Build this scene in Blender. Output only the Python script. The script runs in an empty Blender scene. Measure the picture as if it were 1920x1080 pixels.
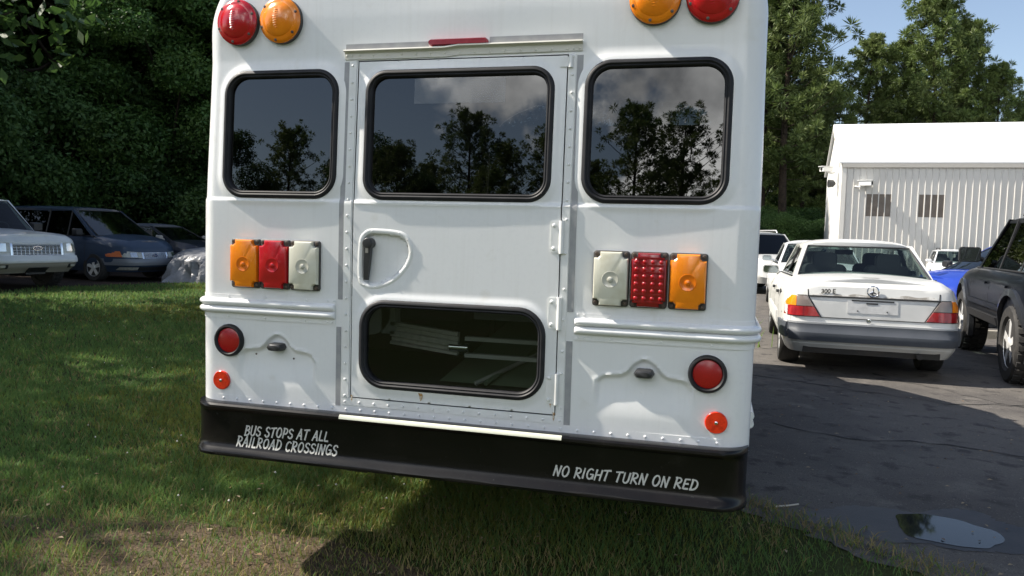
import bpy, bmesh, math, random
import numpy as np
from mathutils import Vector, Matrix
R = math.radians
scene = bpy.context.scene
C = scene.collection

# ------------------------------------------------------------------ camera
cam = bpy.data.cameras.new('camera'); cam_ob = bpy.data.objects.new('camera', cam); C.objects.link(cam_ob)
cam.sensor_fit = 'HORIZONTAL'; cam.sensor_width = 36.0; cam.lens = 36.0 * 1448.0 / 1920.0
cam.clip_start = 0.05; cam.clip_end = 2000
cr, cu, cf = (0.96622, 0.25614, 0.02853), (-0.04504, 0.05883, 0.99725), (-0.25376, 0.96485, -0.06838)
CAM = (0.955, -2.730, 1.38)
cam_ob.matrix_world = Matrix(((cr[0], cu[0], -cf[0], CAM[0]), (cr[1], cu[1], -cf[1], CAM[1]), (cr[2], cu[2], -cf[2], CAM[2]), (0, 0, 0, 1)))
scene.camera = cam_ob

# ------------------------------------------------------------------ light
SUN = Vector((-0.70, -0.060, 0.71)).normalized()       # direction towards the sun
sun = bpy.data.lights.new('sun', 'SUN'); sun.energy = 5.0; sun.angle = R(0.53); sun.color = (1.0, 0.93, 0.82)
sun_ob = bpy.data.objects.new('sun', sun); C.objects.link(sun_ob)
sun_ob.rotation_euler = SUN.to_track_quat('Z', 'Y').to_euler()
world = bpy.data.worlds.new('World'); scene.world = world; world.use_nodes = True
wn = world.node_tree; wn.nodes.clear()
def wnode(t, **k):
    n = wn.nodes.new(t)
    for a, b in k.items(): setattr(n, a, b)
    return n
sky = wnode('ShaderNodeTexSky', sky_type='NISHITA', sun_disc=False)
sky.sun_elevation = math.asin(SUN.z); sky.sun_rotation = math.atan2(SUN.x, SUN.y)
sky.air_density = 1.0; sky.dust_density = 0.6; sky.ozone_density = 2.0
bg = wnode('ShaderNodeBackground'); out = wnode('ShaderNodeOutputWorld')
bg.inputs['Strength'].default_value = 0.09
tc = wnode('ShaderNodeTexCoord'); nz = wnode('ShaderNodeTexNoise')
nz.inputs['Scale'].default_value = 3.4; nz.inputs['Detail'].default_value = 9; nz.inputs['Roughness'].default_value = 0.56
wn.links.new(tc.outputs['Generated'], nz.inputs['Vector'])
dot = wnode('ShaderNodeVectorMath', operation='DOT_PRODUCT'); dot.inputs[1].default_value = Vector((-0.10, -0.93, 0.36)).normalized()
wn.links.new(tc.outputs['Generated'], dot.inputs[0])
m1 = wnode('ShaderNodeMath', operation='MULTIPLY_ADD'); m1.inputs[1].default_value = 0.5; m1.inputs[2].default_value = -0.44
wn.links.new(dot.outputs['Value'], m1.inputs[0])
m2 = wnode('ShaderNodeMath', operation='ADD'); wn.links.new(m1.outputs[0], m2.inputs[0]); wn.links.new(nz.outputs['Fac'], m2.inputs[1])
ramp = wnode('ShaderNodeMapRange'); ramp.interpolation_type = 'SMOOTHSTEP'
ramp.inputs['From Min'].default_value = 0.50; ramp.inputs['From Max'].default_value = 0.57
wn.links.new(m2.outputs[0], ramp.inputs['Value'])
nz2 = wnode('ShaderNodeTexNoise'); nz2.inputs['Scale'].default_value = 5.0; nz2.inputs['Detail'].default_value = 6
wn.links.new(tc.outputs['Generated'], nz2.inputs['Vector'])
cc = wnode('ShaderNodeMixRGB'); cc.inputs[1].default_value = (4.5, 4.7, 5.0, 1); cc.inputs[2].default_value = (27, 27, 26.5, 1)
cr_ = wnode('ShaderNodeMapRange'); cr_.inputs['From Min'].default_value = 0.38; cr_.inputs['From Max'].default_value = 0.6
wn.links.new(nz2.outputs['Fac'], cr_.inputs['Value']); wn.links.new(cr_.outputs[0], cc.inputs[0])
mx = wnode('ShaderNodeMixRGB'); wn.links.new(ramp.outputs[0], mx.inputs[0]); hs = wnode('ShaderNodeHueSaturation'); hs.inputs['Saturation'].default_value = 0.84; wn.links.new(sky.outputs[0], hs.inputs['Color']); wn.links.new(hs.outputs[0], mx.inputs[1]); wn.links.new(cc.outputs[0], mx.inputs[2])
wn.links.new(mx.outputs[0], bg.inputs['Color']); wn.links.new(bg.outputs[0], out.inputs['Surface'])
vs = scene.view_settings; vs.view_transform = 'Standard'; vs.look = 'None'; vs.exposure = 0.92; vs.gamma = 1.0
scene.render.engine = 'CYCLES'; scene.cycles.max_bounces = 8; scene.cycles.transparent_max_bounces = 16

# ------------------------------------------------------------------ materials
MATS = {}
def mat(name, col, rough=0.5, metal=0.0, spec=0.5, var=None, bump=None, coat=0.0, trans=0.0, objvar=0.0, coord='Object', streak=None):
    if name in MATS: return MATS[name]
    m = bpy.data.materials.new(name); m.use_nodes = True; t = m.node_tree; b = t.nodes['Principled BSDF']
    L = t.links.new
    b.inputs['Base Color'].default_value = (*col, 1); b.inputs['Roughness'].default_value = rough
    b.inputs['Metallic'].default_value = metal; b.inputs['Specular IOR Level'].default_value = spec
    b.inputs['Coat Weight'].default_value = coat; b.inputs['Coat Roughness'].default_value = 0.05
    co = t.nodes.new('ShaderNodeTexCoord'); last = None
    def noise(scale, detail=4, rgh=0.55):
        n = t.nodes.new('ShaderNodeTexNoise'); n.inputs['Scale'].default_value = scale; n.inputs['Detail'].default_value = detail; n.inputs['Roughness'].default_value = rgh
        L(co.outputs[coord], n.inputs['Vector']); return n.outputs['Fac']
    def mix(fac, a, bcol):
        x = t.nodes.new('ShaderNodeMixRGB'); L(fac, x.inputs[0])
        if a is None: x.inputs[1].default_value = (*col, 1)
        else: L(a, x.inputs[1])
        if isinstance(bcol, tuple): x.inputs[2].default_value = (*bcol, 1)
        else: L(bcol, x.inputs[2])
        return x.outputs[0]
    def rng(v, a, c_):
        r = t.nodes.new('ShaderNodeMapRange'); r.inputs['From Min'].default_value = a; r.inputs['From Max'].default_value = c_; L(v, r.inputs['Value']); return r.outputs[0]
    for v in (var or []):       # (scale, colour, lo, hi)
        last = mix(rng(noise(v[0]), v[2], v[3]), last, v[1])
    if streak:                 # rain-washed vertical dirt streaks: (colour, amount)
        mp = t.nodes.new('ShaderNodeMapping'); mp.inputs['Scale'].default_value = (55, 55, 2.2); L(co.outputs[coord], mp.inputs['Vector']); sn = t.nodes.new('ShaderNodeTexNoise'); sn.inputs['Scale'].default_value = 1.0; sn.inputs['Detail'].default_value = 3; L(mp.outputs[0], sn.inputs['Vector'])
        sr = t.nodes.new('ShaderNodeMapRange'); sr.inputs['From Min'].default_value = .52; sr.inputs['From Max'].default_value = .78; sr.inputs['To Max'].default_value = streak[1]; L(sn.outputs['Fac'], sr.inputs['Value']); last = mix(sr.outputs[0], last, streak[0])
    if objvar:
        oi = t.nodes.new('ShaderNodeObjectInfo'); h = t.nodes.new('ShaderNodeHueSaturation')
        mr = t.nodes.new('ShaderNodeMapRange'); mr.inputs['To Min'].default_value = 1 - objvar; mr.inputs['To Max'].default_value = 1 + objvar
        L(oi.outputs['Random'], mr.inputs['Value']); L(mr.outputs[0], h.inputs['Value'])
        if last is None: h.inputs['Color'].default_value = (*col, 1)
        else: L(last, h.inputs['Color'])
        last = h.outputs[0]
    if last is not None: L(last, b.inputs['Base Color'])
    if bump:
        bn = t.nodes.new('ShaderNodeBump'); bn.inputs['Strength'].default_value = bump[1]; bn.inputs['Distance'].default_value = bump[2] if len(bump) > 2 else 0.01
        L(noise(bump[0], 5), bn.inputs['Height']); L(bn.outputs[0], b.inputs['Normal'])
    if trans:
        tr = t.nodes.new('ShaderNodeBsdfTranslucent'); ms = t.nodes.new('ShaderNodeMixShader'); ms.inputs[0].default_value = trans
        if last is not None: L(last, tr.inputs['Color'])
        else: tr.inputs['Color'].default_value = (*col, 1)
        L(b.outputs[0], ms.inputs[1]); L(tr.outputs[0], ms.inputs[2]); L(ms.outputs[0], t.nodes['Material Output'].inputs['Surface'])
    MATS[name] = m; return m
def glass(name, tint, ior=1.5, rough=0.0):
    if name in MATS: return MATS[name]
    m = bpy.data.materials.new(name); m.use_nodes = True; t = m.node_tree; t.nodes.remove(t.nodes['Principled BSDF'])
    tr = t.nodes.new('ShaderNodeBsdfTransparent'); tr.inputs[0].default_value = (*tint, 1)
    gl = t.nodes.new('ShaderNodeBsdfGlossy'); gl.inputs['Roughness'].default_value = rough
    f0 = ((ior - 1) / (ior + 1)) ** 2          # Schlick, the same from both sides of the sheet
    lw = t.nodes.new('ShaderNodeLayerWeight'); lw.inputs['Blend'].default_value = .5
    pw = t.nodes.new('ShaderNodeMath'); pw.operation = 'POWER'; pw.inputs[1].default_value = 5; t.links.new(lw.outputs['Facing'], pw.inputs[0])
    fr = t.nodes.new('ShaderNodeMath'); fr.operation = 'MULTIPLY_ADD'; fr.inputs[1].default_value = 1 - f0; fr.inputs[2].default_value = f0; t.links.new(pw.outputs[0], fr.inputs[0])
    ms = t.nodes.new('ShaderNodeMixShader'); t.links.new(fr.outputs[0], ms.inputs[0]); t.links.new(tr.outputs[0], ms.inputs[1]); t.links.new(gl.outputs[0], ms.inputs[2])
    t.links.new(ms.outputs[0], t.nodes['Material Output'].inputs['Surface']); MATS[name] = m; return m

WHITE = mat('bus_white_paint', (0.79, 0.79, 0.785), 0.30, var=[(1.3, (0.75, 0.75, 0.735), .45, .75), (60, (0.76, 0.76, 0.76), .5, .8), (11, (0.72, 0.71, 0.68), .62, .78)], bump=(380, 0.035, 0.002), coat=0.25, streak=((.50, .47, .41), .10))
TRIM = mat('trim_white_paint', (0.77, 0.77, 0.755), 0.35, var=[(9, (0.66, 0.65, 0.61), .5, .8)])
CREAMRAIL = mat('aged_cream_white_paint', (0.64, 0.62, 0.56), 0.4, var=[(5, (0.55, 0.53, 0.46), .5, .8)])
TAPE = mat('grey_reflective_tape', (0.30, 0.30, 0.31), 0.42, var=[(25, (0.36, 0.36, 0.36), .4, .7)])
CREAM = mat('cream_reflective_tape', (0.68, 0.68, 0.55), 0.45, var=[(18, (0.60, 0.60, 0.48), .55, .75)])
RUBBER = mat('black_rubber', (0.012, 0.012, 0.014), 0.55, spec=0.3, var=[(14, (0.022, 0.022, 0.025), .4, .7)])
BUMPER = mat('black_bumper_paint', (0.0045, 0.004, 0.004), 0.26, spec=0.28, var=[(7, (0.008, 0.0065, 0.006), .4, .7), (90, (0.025, 0.025, 0.025), .68, .75), (4, (.016, .014, .012), .6, .8)], bump=(25, 0.12, 0.003), coat=0.0)
LETTER = mat('silver_grey_lettering', (0.58, 0.565, 0.53), 0.55, var=[(120, (0.44, 0.43, 0.40), .5, .7)])
DARK = mat('dark_interior', (0.012, 0.012, 0.012), 0.8)
UNDER = mat('underbody_black', (0.02, 0.018, 0.016), 0.7, var=[(6, (0.04, 0.03, 0.022), .5, .8)])
LOWGLASS = glass('lower_door_glass', (0.52, 0.56, 0.53), 1.5)
TINT = glass('tinted_bus_glass', (0.06, 0.065, 0.07), 1.95)
AMBER = mat('amber_lens', (0.90, 0.26, 0.006), 0.22, coat=0.5, var=[(20, (0.82, 0.20, 0.004), .4, .75)])
AMBERD = mat('amber_lens_bulb', (0.70, 0.16, 0.004), 0.15, coat=0.6)
REDL = mat('red_lens', (0.50, 0.005, 0.012), 0.2, coat=0.5, var=[(20, (0.40, 0.003, 0.008), .4, .75)])
REDD = mat('dark_red_lens', (0.22, 0.002, 0.006), 0.16, coat=0.6)
REDFLAT = mat('red_stop_lens', (0.42, 0.006, 0.008), 0.3, coat=0.4, var=[(250, (0.34, 0.004, 0.006), .45, .65)])
REFL = mat('orange_red_reflector', (0.75, 0.035, 0.008), 0.15, coat=0.6, var=[(45, (0.55, 0.02, 0.006), .5, .65)])
CLEAR = mat('yellowed_clear_lens', (0.66, 0.64, 0.53), 0.25, coat=0.4, var=[(14, (0.56, 0.53, 0.40), .5, .75)])
CLEARD = mat('clear_lens_bulb', (0.50, 0.49, 0.42), 0.12, coat=0.6)
SCREW = mat('dark_screw_metal', (0.10, 0.075, 0.06), 0.45, metal=0.4, var=[(60, (0.05, 0.035, 0.03), .5, .7)])
BASEG = mat('lamp_base_plastic', (0.05, 0.045, 0.042), 0.5)
BLACKM = mat('black_painted_metal', (0.03, 0.03, 0.032), 0.35)
CHROME = mat('chrome', (0.75, 0.76, 0.78), 0.12, metal=1.0, var=[(12, (0.6, 0.6, 0.6), .5, .8)])
ALU = mat('aluminium', (0.50, 0.48, 0.43), 0.5, var=[(30, (0.36, 0.34, 0.30), .5, .7)])
RUST = mat('rust_stain', (0.42, 0.24, 0.09), 0.7, var=[(150, (0.62, 0.56, 0.46), .45, .6)])
TYRE = mat('tyre_rubber', (0.022, 0.021, 0.02), 0.8, var=[(15, (0.05, 0.045, 0.04), .5, .8)])
ALLOY = mat('alloy_rim', (0.74, 0.74, 0.73), 0.28, metal=0.3, var=[(20, (0.42, 0.40, 0.37), .55, .75)])

# ------------------------------------------------------------------ mesh helpers
def smoothstep(a, b, x):
    t = min(1, max(0, (x - a) / (b - a))); return t * t * (3 - 2 * t)
class MB:
    def __init__(s): s.v = []; s.f = []; s.mi = []
    def add(s, vs, fs, mi=0):
        o = len(s.v); s.v += [tuple(p) for p in vs]; s.f += [tuple(i + o for i in f) for f in fs]; s.mi += [mi] * len(fs); return s
    def box(s, c, d, rot=None, mi=0):
        x, y, z = (k / 2 for k in d)
        vs = [Vector((a, b, e)) for a in (-x, x) for b in (-y, y) for e in (-z, z)]
        if rot is not None: vs = [rot @ v for v in vs]
        vs = [v + Vector(c) for v in vs]
        return s.add(vs, [(0, 1, 3, 2), (4, 6, 7, 5), (0, 4, 5, 1), (2, 3, 7, 6), (0, 2, 6, 4), (1, 5, 7, 3)], mi)
    def rings(s, rings, closed=True, cap0=True, cap1=True, mi=0):
        n = len(rings[0]); vs = [p for r in rings for p in r]; fs = []
        for k in range(len(rings) - 1):
            for i in range(n if closed else n - 1):
                j = (i + 1) % n; fs.append((k * n + i, k * n + j, (k + 1) * n + j, (k + 1) * n + i))
        if cap0: fs.append(tuple(reversed(range(n))))
        if cap1: fs.append(tuple((len(rings) - 1) * n + i for i in range(n)))
        return s.add(vs, fs, mi)
    def tube(s, path, rad, n=8, mi=0):
        path = [Vector(p) for p in path]; rings = []
        rad = [float(k) for k in rad] if isinstance(rad, (list, tuple)) else [float(rad)] * len(path)
        for i, p in enumerate(path):
            d = (path[min(i + 1, len(path) - 1)] - path[max(i - 1, 0)]).normalized()
            a = Vector((0, 0, 1)) if abs(d.z) < .9 else Vector((1, 0, 0)); u = d.cross(a).normalized(); w = d.cross(u)
            rings.append([p + rad[i] * (u * math.cos(t) + w * math.sin(t)) for t in (6.28318 * k / n for k in range(n))])
        return s.rings(rings, mi=mi)
    def lathe(s, prof, c, axis='y', n=32, mi=0, cap0=True, cap1=True):   # prof (r, h) along axis from c
        rings = []
        for r, h in prof:
            ring = []
            for k in range(n):
                a = 6.28318 * k / n; p, q = r * math.cos(a), r * math.sin(a)
                ring.append({'y': (c[0] + p, c[1] + h, c[2] + q), 'x': (c[0] + h, c[1] + p, c[2] + q), 'z': (c[0] + p, c[1] + q, c[2] + h)}[axis])
            rings.append(ring)
        return s.rings(rings, mi=mi, cap0=cap0, cap1=cap1)
    def prism(s, poly, y0, y1, mi=0):        # poly in (x, z), extruded along y
        return s.rings([[(x, y0, z) for x, z in poly], [(x, y1, z) for x, z in poly]], mi=mi)
    def build(s, name, m, parent=None, smooth=None, fn=None):
        me = bpy.data.meshes.new(name)
        vs = [fn(*v) for v in s.v] if fn else s.v
        me.from_pydata(vs, [], s.f); ms = m if isinstance(m, (list, tuple)) else [m]
        for k in ms: me.materials.append(k)
        me.polygons.foreach_set('material_index', s.mi)
        bm = bmesh.new(); bm.from_mesh(me); bmesh.ops.remove_doubles(bm, verts=bm.verts, dist=1e-6); bmesh.ops.recalc_face_normals(bm, faces=bm.faces); bm.to_mesh(me); bm.free()
        if smooth: me.shade_smooth(); me.set_sharp_from_angle(angle=R(smooth))
        o = bpy.data.objects.new(name, me); C.objects.link(o)
        if parent is not None: o.parent = parent
        return o
def thing(name, label, cat, loc=(0, 0, 0), rz=0.0, group=None):
    o = bpy.data.objects.new(name, None); C.objects.link(o); o.empty_display_size = 0.2
    o.location = loc; o.rotation_euler = (0, 0, rz); o['label'] = label; o['category'] = cat
    if group: o['group'] = group
    return o
def tag(o, label=None, cat=None, group=None, kind=None):
    for k, v in (('label', label), ('category', cat), ('group', group), ('kind', kind)):
        if v: o[k] = v
    return o
def copy_tree(o, parent=None):
    c = o.copy(); C.objects.link(c); c.parent = parent
    for ch in list(o.children): copy_tree(ch, c)
    return c
def rrect(x0, x1, z0, z1, r, n=8, inset=0.0):
    x0 += inset; x1 -= inset; z0 += inset; z1 -= inset; r = max(r - inset, 0.002); p = []
    for cx, cz, a0 in ((x1 - r, z1 - r, 0), (x0 + r, z1 - r, 90), (x0 + r, z0 + r, 180), (x1 - r, z0 + r, 270)):
        for k in range(n + 1):
            a = R(a0 + 90 * k / n); p.append((cx + r * math.cos(a), cz + r * math.sin(a)))
    return p

# ------------------------------------------------------------------ stroke lettering (casual sign-painter capitals)
def arc(cx, cy, rx, ry, a0, a1, n=10): return [(cx + rx * math.cos(R(a0 + (a1 - a0) * k / n)), cy + ry * math.sin(R(a0 + (a1 - a0) * k / n))) for k in range(n + 1)]
GL = {
 'A': (.66, [[(0, 0), (.36, 1)], [(.36, 1), (.60, 0)], [(.12, .33), (.56, .36)]]),
 'B': (.58, [[(.04, 0), (.08, 1)], [(.02, .97)] + arc(.22, .76, .28, .23, 90, -80) + [(.1, .52)], [(.1, .52)] + arc(.24, .27, .32, .26, 80, -90) + [(0, .02)]]),
 'U': (.62, [[(.04, 1), (.04, .35)] + arc(.29, .3, .25, .29, 180, 360) + [(.56, 1)]]),
 'S': (.56, [arc(.29, .76, .23, .23, 25, 200) + arc(.27, .26, .25, .25, 90, -160)]),
 'T': (.60, [[(.0, .96), (.62, 1.0)], [(.32, .97), (.26, 0)]]),
 'O': (.68, [arc(.33, .5, .30, .49, 0, 360, 20)]),
 'P': (.56, [[(.06, 0), (.10, 1)], [(.0, .97)] + arc(.24, .70, .29, .28, 90, -90) + [(.1, .43)]]),
 'L': (.50, [[(.08, 1), (.05, .03), (.48, .05)]]),
 'R': (.62, [[(.05, 0), (.09, 1)], [(.0, .97)] + arc(.24, .73, .29, .25, 90, -90) + [(.12, .48), (.6, 0)]]),
 'I': (.22, [[(.10, 1), (.08, 0)]]),
 'D': (.64, [[(.06, 0), (.09, 1)], [(0, .98)] + arc(.18, .5, .42, .48, 90, -90) + [(0, .02)]]),
 'C': (.62, [arc(.35, .5, .31, .49, 50, 310, 16)]),
 'N': (.66, [[(.05, 0), (.09, 1)], [(.09, 1), (.52, 0)], [(.52, 0), (.60, 1)]]),
 'G': (.66, [arc(.35, .5, .31, .49, 55, 330, 16), [(.38, .46), (.66, .46), (.62, .05)]]),
 'H': (.64, [[(.05, 0), (.09, 1)], [(.55, 0), (.60, 1)], [(.06, .5), (.58, .53)]]),
 'E': (.54, [[(.48, .98), (.09, .97), (.05, .03), (.48, .04)], [(.07, .52), (.42, .54)]]),
}
def stroke_text(mb, txt, x0, x1, zbase, h, z_end=None, slant=.24, w=.085, jig=0):
    rnd = random.Random(jig); adv = sum((GL[c][0] + .17) if c != ' ' else .44 for c in txt) - .17
    sx = (x1 - x0 - slant * h) / adv; cx = 0.0; n = 0; dz = (z_end - zbase) if z_end is not None else 0
    for ch in txt:
        if ch == ' ': cx += .44; continue
        gw, strokes = GL[ch]; up = rnd.uniform(-.03, .03); sc = rnd.uniform(.96, 1.05)
        for st in strokes:
            pts = []; st = [(p[0] + (q[0] - p[0]) * k / 6, p[1] + (q[1] - p[1]) * k / 6) for p, q in zip(st, st[1:]) for k in range(6)] + [st[-1]] if len(st) < 6 else st
            for (a, b) in st:
                px = x0 + (cx + a) * sx + slant * h * b * sc; pts.append(Vector((px, zbase + (b * sc + up) * h + dz * (px - x0) / (x1 - x0))))
            hw = w * h; L, Rr = [], []
            for i, p in enumerate(pts):
                d = (pts[min(i + 1, len(pts) - 1)] - pts[max(i - 1, 0)]).normalized(); nn = Vector((-d.y, d.x))
                k = hw * (.85 + .25 * (i / max(1, len(pts) - 1)))
                if i == 0: p = p - d * hw * .7
                if i == len(pts) - 1: p = p + d * hw * .7
                L.append(p + nn * k); Rr.append(p - nn * k)
            out_ = 0.0005 + 0.00006 * (n % 9); n += 1
            vs = [(q.x, out_, q.y) for q in L] + [(q.x, out_, q.y) for q in Rr]; m = len(L)
            mb.add(vs, [(i, i + 1, m + i + 1, m + i) for i in range(m - 1)])
        cx += gw + .17
def text_mesh(txt, size, m, name, parent, M4, shear=0.0, bold=0.0):
    cu_ = bpy.data.curves.new(name, 'FONT'); cu_.body = txt; cu_.size = size; cu_.shear = shear; cu_.offset = bold; cu_.extrude = 0.0015; cu_.align_x = 'CENTER'; cu_.align_y = 'CENTER'
    to = bpy.data.objects.new(name + '_curve', cu_); C.objects.link(to)
    dg = bpy.context.evaluated_depsgraph_get(); me = bpy.data.meshes.new_from_object(to.evaluated_get(dg))
    bpy.data.objects.remove(to); bpy.data.curves.remove(cu_); me.materials.clear(); me.materials.append(m)
    me.transform(M4); o = bpy.data.objects.new(name, me); C.objects.link(o); o.parent = parent; return o
# ------------------------------------------------------------------ school bus
bus = thing('school_bus', 'white short school bus seen from behind, with rear emergency door and black bumper', 'bus')
ZLED = 1.486
def ry(x, z):                                   # rear skin depth (y) of the flat face
    y = 0.007 * smoothstep(ZLED, ZLED + .016, z) + max(0, min(z, 2.045) - 1.5) * .047 - max(0, min(z, 2.2) - 2.045) * .03
    if z > 2.36: y += ((z - 2.36) / .24) ** 2 * .16
    return y
def bw(z):                                      # half width
    w = 1.096 - .006 * smoothstep(1.45, 2.2, z)
    if z > 2.14: w *= max(0.0, 1 - min(1, (z - 2.14) / .47) ** 2.3) ** (1 / 2.3)
    return w
def conf(x, out_, z): return (x, ry(x, z) - out_, z)   # (x, outward, z) -> world
RC = 0.075
def skin_pt(s, z, off=0.0):                     # s arc-length-like coordinate, wraps round the corner
    W = bw(z); r = min(RC, W * .9); flat = W - r; a = abs(s); sg = 1 if s >= 0 else -1
    if a <= flat: x, dy = s, 0
    else:
        t = min((a - flat) / r, math.pi / 2); x = sg * (flat + r * math.sin(t)); dy = r * (1 - math.cos(t))
    return x, dy
WINS = {'left': (-.985, -.479, 1.498, 2.003, .095), 'right': (.477, .987, 1.500, 2.006, .095)}
CW = (-.367, .371, 1.498, 1.991, .085); LW = (-.367, .371, .774, 1.119, .105)
DOOR = (-.406, .414, .727, 2.030)
def in_rr(x, z, w, ins):
    x0, x1, z0, z1, r = w; x0 += ins; x1 -= ins; z0 += ins; z1 -= ins; r = max(.01, r - ins)
    if not (x0 < x < x1 and z0 < z < z1): return False
    dx = max(x0 + r - x, x - x1 + r, 0); dz = max(z0 + r - z, z - z1 + r, 0)
    return dx * dx + dz * dz < r * r
def rr_dist(x, z, w):                           # signed distance outside the rounded rectangle
    x0, x1, z0, z1, r = w; cx, cz = (x0 + x1) / 2, (z0 + z1) / 2
    qx = abs(x - cx) - (x1 - x0) / 2 + r; qz = abs(z - cz) - (z1 - z0) / 2 + r
    return math.hypot(max(qx, 0), max(qz, 0)) + min(max(qx, qz), 0) - r
PLATE_TOP = [(-.165, .868), (-.150, .884), (-.128, .889), (-.082, .893), (-.060, .907), (-.038, .935), (-.017, .949), (0, .953), (.017, .949), (.038, .935), (.060, .907), (.082, .893), (.128, .889), (.150, .880), (.165, .855)]
def plate_top(u):
    if abs(u) > .165: return None
    for (a, za), (b, zb) in zip(PLATE_TOP, PLATE_TOP[1:]):
        if a <= u <= b: return za + (zb - za) * (u - a) / (b - a)
def plate_disp(x, z):                           # pressed-in number plate recess, deepest at the top edge
    d = 0
    for c0 in (-.728, .728):
        u = x - c0
        if abs(u) < .2 and .70 < z < .99:
            zt = plate_top(max(-.165, min(.165, u)))
            e = min(zt - z, .168 - abs(u))       # inside distance
            ins = smoothstep(-.004, .010, e) * smoothstep(.735, .87, z)
            d += .013 * ins
            d -= .003 * smoothstep(-.016, -.006, e) * (1 - smoothstep(-.006, .002, e)) * smoothstep(.80, .86, z)
    return d
def win_disp(x, z):                             # raised bead round the windows
    d = 0
    for w in WINS.values():
        k = rr_dist(x, z, w); d -= .007 * (1 - smoothstep(.0, .035, k))
    return d
def shell_disp(x, z):
    wob = .0011 * math.sin(5.1 * x + 3.7 * z) + .0008 * math.sin(9.3 * x - 4.1 * z + 1)
    return plate_disp(x, z) + win_disp(x, z) + wob
def grid_skin(xs, zs, inside, disp, edge_wrap, base=0.0):
    mb = MB(); idx = {}
    def vid(i, k):
        if (i, k) not in idx:
            s, z = xs[i], zs[k]
            if edge_wrap:
                W = bw(z); sc = s / 1.2 * (W - min(RC, W * .9) + min(RC, W * .9) * math.pi / 2) if z > 2.14 else s
                sm = W - min(RC, W * .9) + min(RC, W * .9) * math.pi / 2
                sc = max(-sm, min(sm, s)) if z <= 2.14 else s / xs[-1] * sm
                x, dy = skin_pt(sc, z)
            else: x, dy = s, 0
            idx[(i, k)] = len(mb.v); mb.v.append((x, ry(x, z) + dy + base + disp(x, z), z))
        return idx[(i, k)]
    for i in range(len(xs) - 1):
        for k in range(len(zs) - 1):
            xc, zc = (xs[i] + xs[i + 1]) / 2, (zs[k] + zs[k + 1]) / 2
            if inside(xc, zc): mb.f.append((vid(i, k), vid(i + 1, k), vid(i + 1, k + 1), vid(i, k + 1))); mb.mi.append(0)
    return mb
def frange(a, b, st):
    n = max(1, round((b - a) / st)); return [a + (b - a) * k / n for k in range(n + 1)]
sm_ = 1.096 - RC + RC * math.pi / 2
xs = frange(-sm_, DOOR[0], .0072) + frange(DOOR[0], DOOR[1], .03)[1:] + frange(DOOR[1], sm_, .0072)[1:]
zs = frange(.648, DOOR[2], .0072) + frange(DOOR[2], 1.47, .0072)[1:] + frange(1.47, 1.52, .004)[1:] + frange(1.52, DOOR[3], .0072)[1:] + frange(DOOR[3], 2.36, .012)[1:] + frange(2.36, 2.608, .012)[1:]
def shell_in(x, z):
    if DOOR[0] < x < DOOR[1] and DOOR[2] < z < DOOR[3]: return False
    return not any(in_rr(x, z, w, .016) for w in WINS.values())
rear = grid_skin(xs, zs, shell_in, shell_disp, True)
rear.build('rear_panel', WHITE, bus, 50)
# sides and roof: outline swept forward
side = MB(); rings = []
outl = [(-bw(z), z) for z in frange(.648, 2.606, .07)]; outl = outl + [(-x, z) for x, z in reversed(outl)]
for y in (0, 1.0, 2.1, 3.2, 4.1):
    rings.append([((x, (ry(x, z) + RC + y) if y == 0 else y, z)) for x, z in outl])
side.rings(rings, closed=False, cap0=False, cap1=False)
side.build('side_and_roof_shell', WHITE, bus, 40)
# inner shell, floor, bulkhead
inn = MB(); inn.rings([[(x * .985, .14 if y == 0 else y, min(z, 2.57)) for x, z in outl] for y in (0, 4.05)], closed=False, cap0=False, cap1=False)
inn.box((0, 2.05, .68), (2.1, 3.9, .06)); inn.box((0, 4.05, 1.5), (2.1, .04, 1.7))
inn.build('interior_lining', mat('interior_grey_lining', (.16, .165, .17), .6), bus)
for z0 in (0,):
    for sx in (-.62, .62):
        for y in (1.25, 2.0, 2.8):
            s = MB(); s.rings([[(sx + px * .4, y + (.0 if pz < .8 else .06), pz) for px in (-1, 1)] + [(sx + px * .4, y + .1 + (.0 if pz < .8 else .06), pz) for px in (1, -1)] for pz in (.72, 1.1, 1.52, 1.6)])
            s.box((sx, y - .2, 1.02), (.8, .42, .14)); s.build('bus_seat', mat('seat_vinyl', (.03, .035, .05), .5), bus)
# front cab (van nose), hidden behind the body from here but real
cab = MB()
prof = [(y + .55, z) for y, z in [(3.5, 2.2), (3.55, 2.35), (3.75, 2.34), (4.78, 1.66), (4.9, 1.35), (5.55, 1.18), (5.72, 1.05), (5.78, .62), (5.75, .45), (3.5, .45)]]
cab.rings([[(sx, y, z) for y, z in prof] for sx in (-.96, -.9, .9, .96)])
cab.build('cab', WHITE, bus)
ws = MB(); ws.add([(-.78, 4.38, 2.30), (.78, 4.38, 2.30), (.86, 5.29, 1.70), (-.86, 5.29, 1.70)], [(0, 1, 2, 3)]); ws.build('windscreen', glass('dark_glass', (.05, .06, .06), 1.5), bus, fn=lambda x, y, z: (x, y + .006, z + .008))
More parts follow.
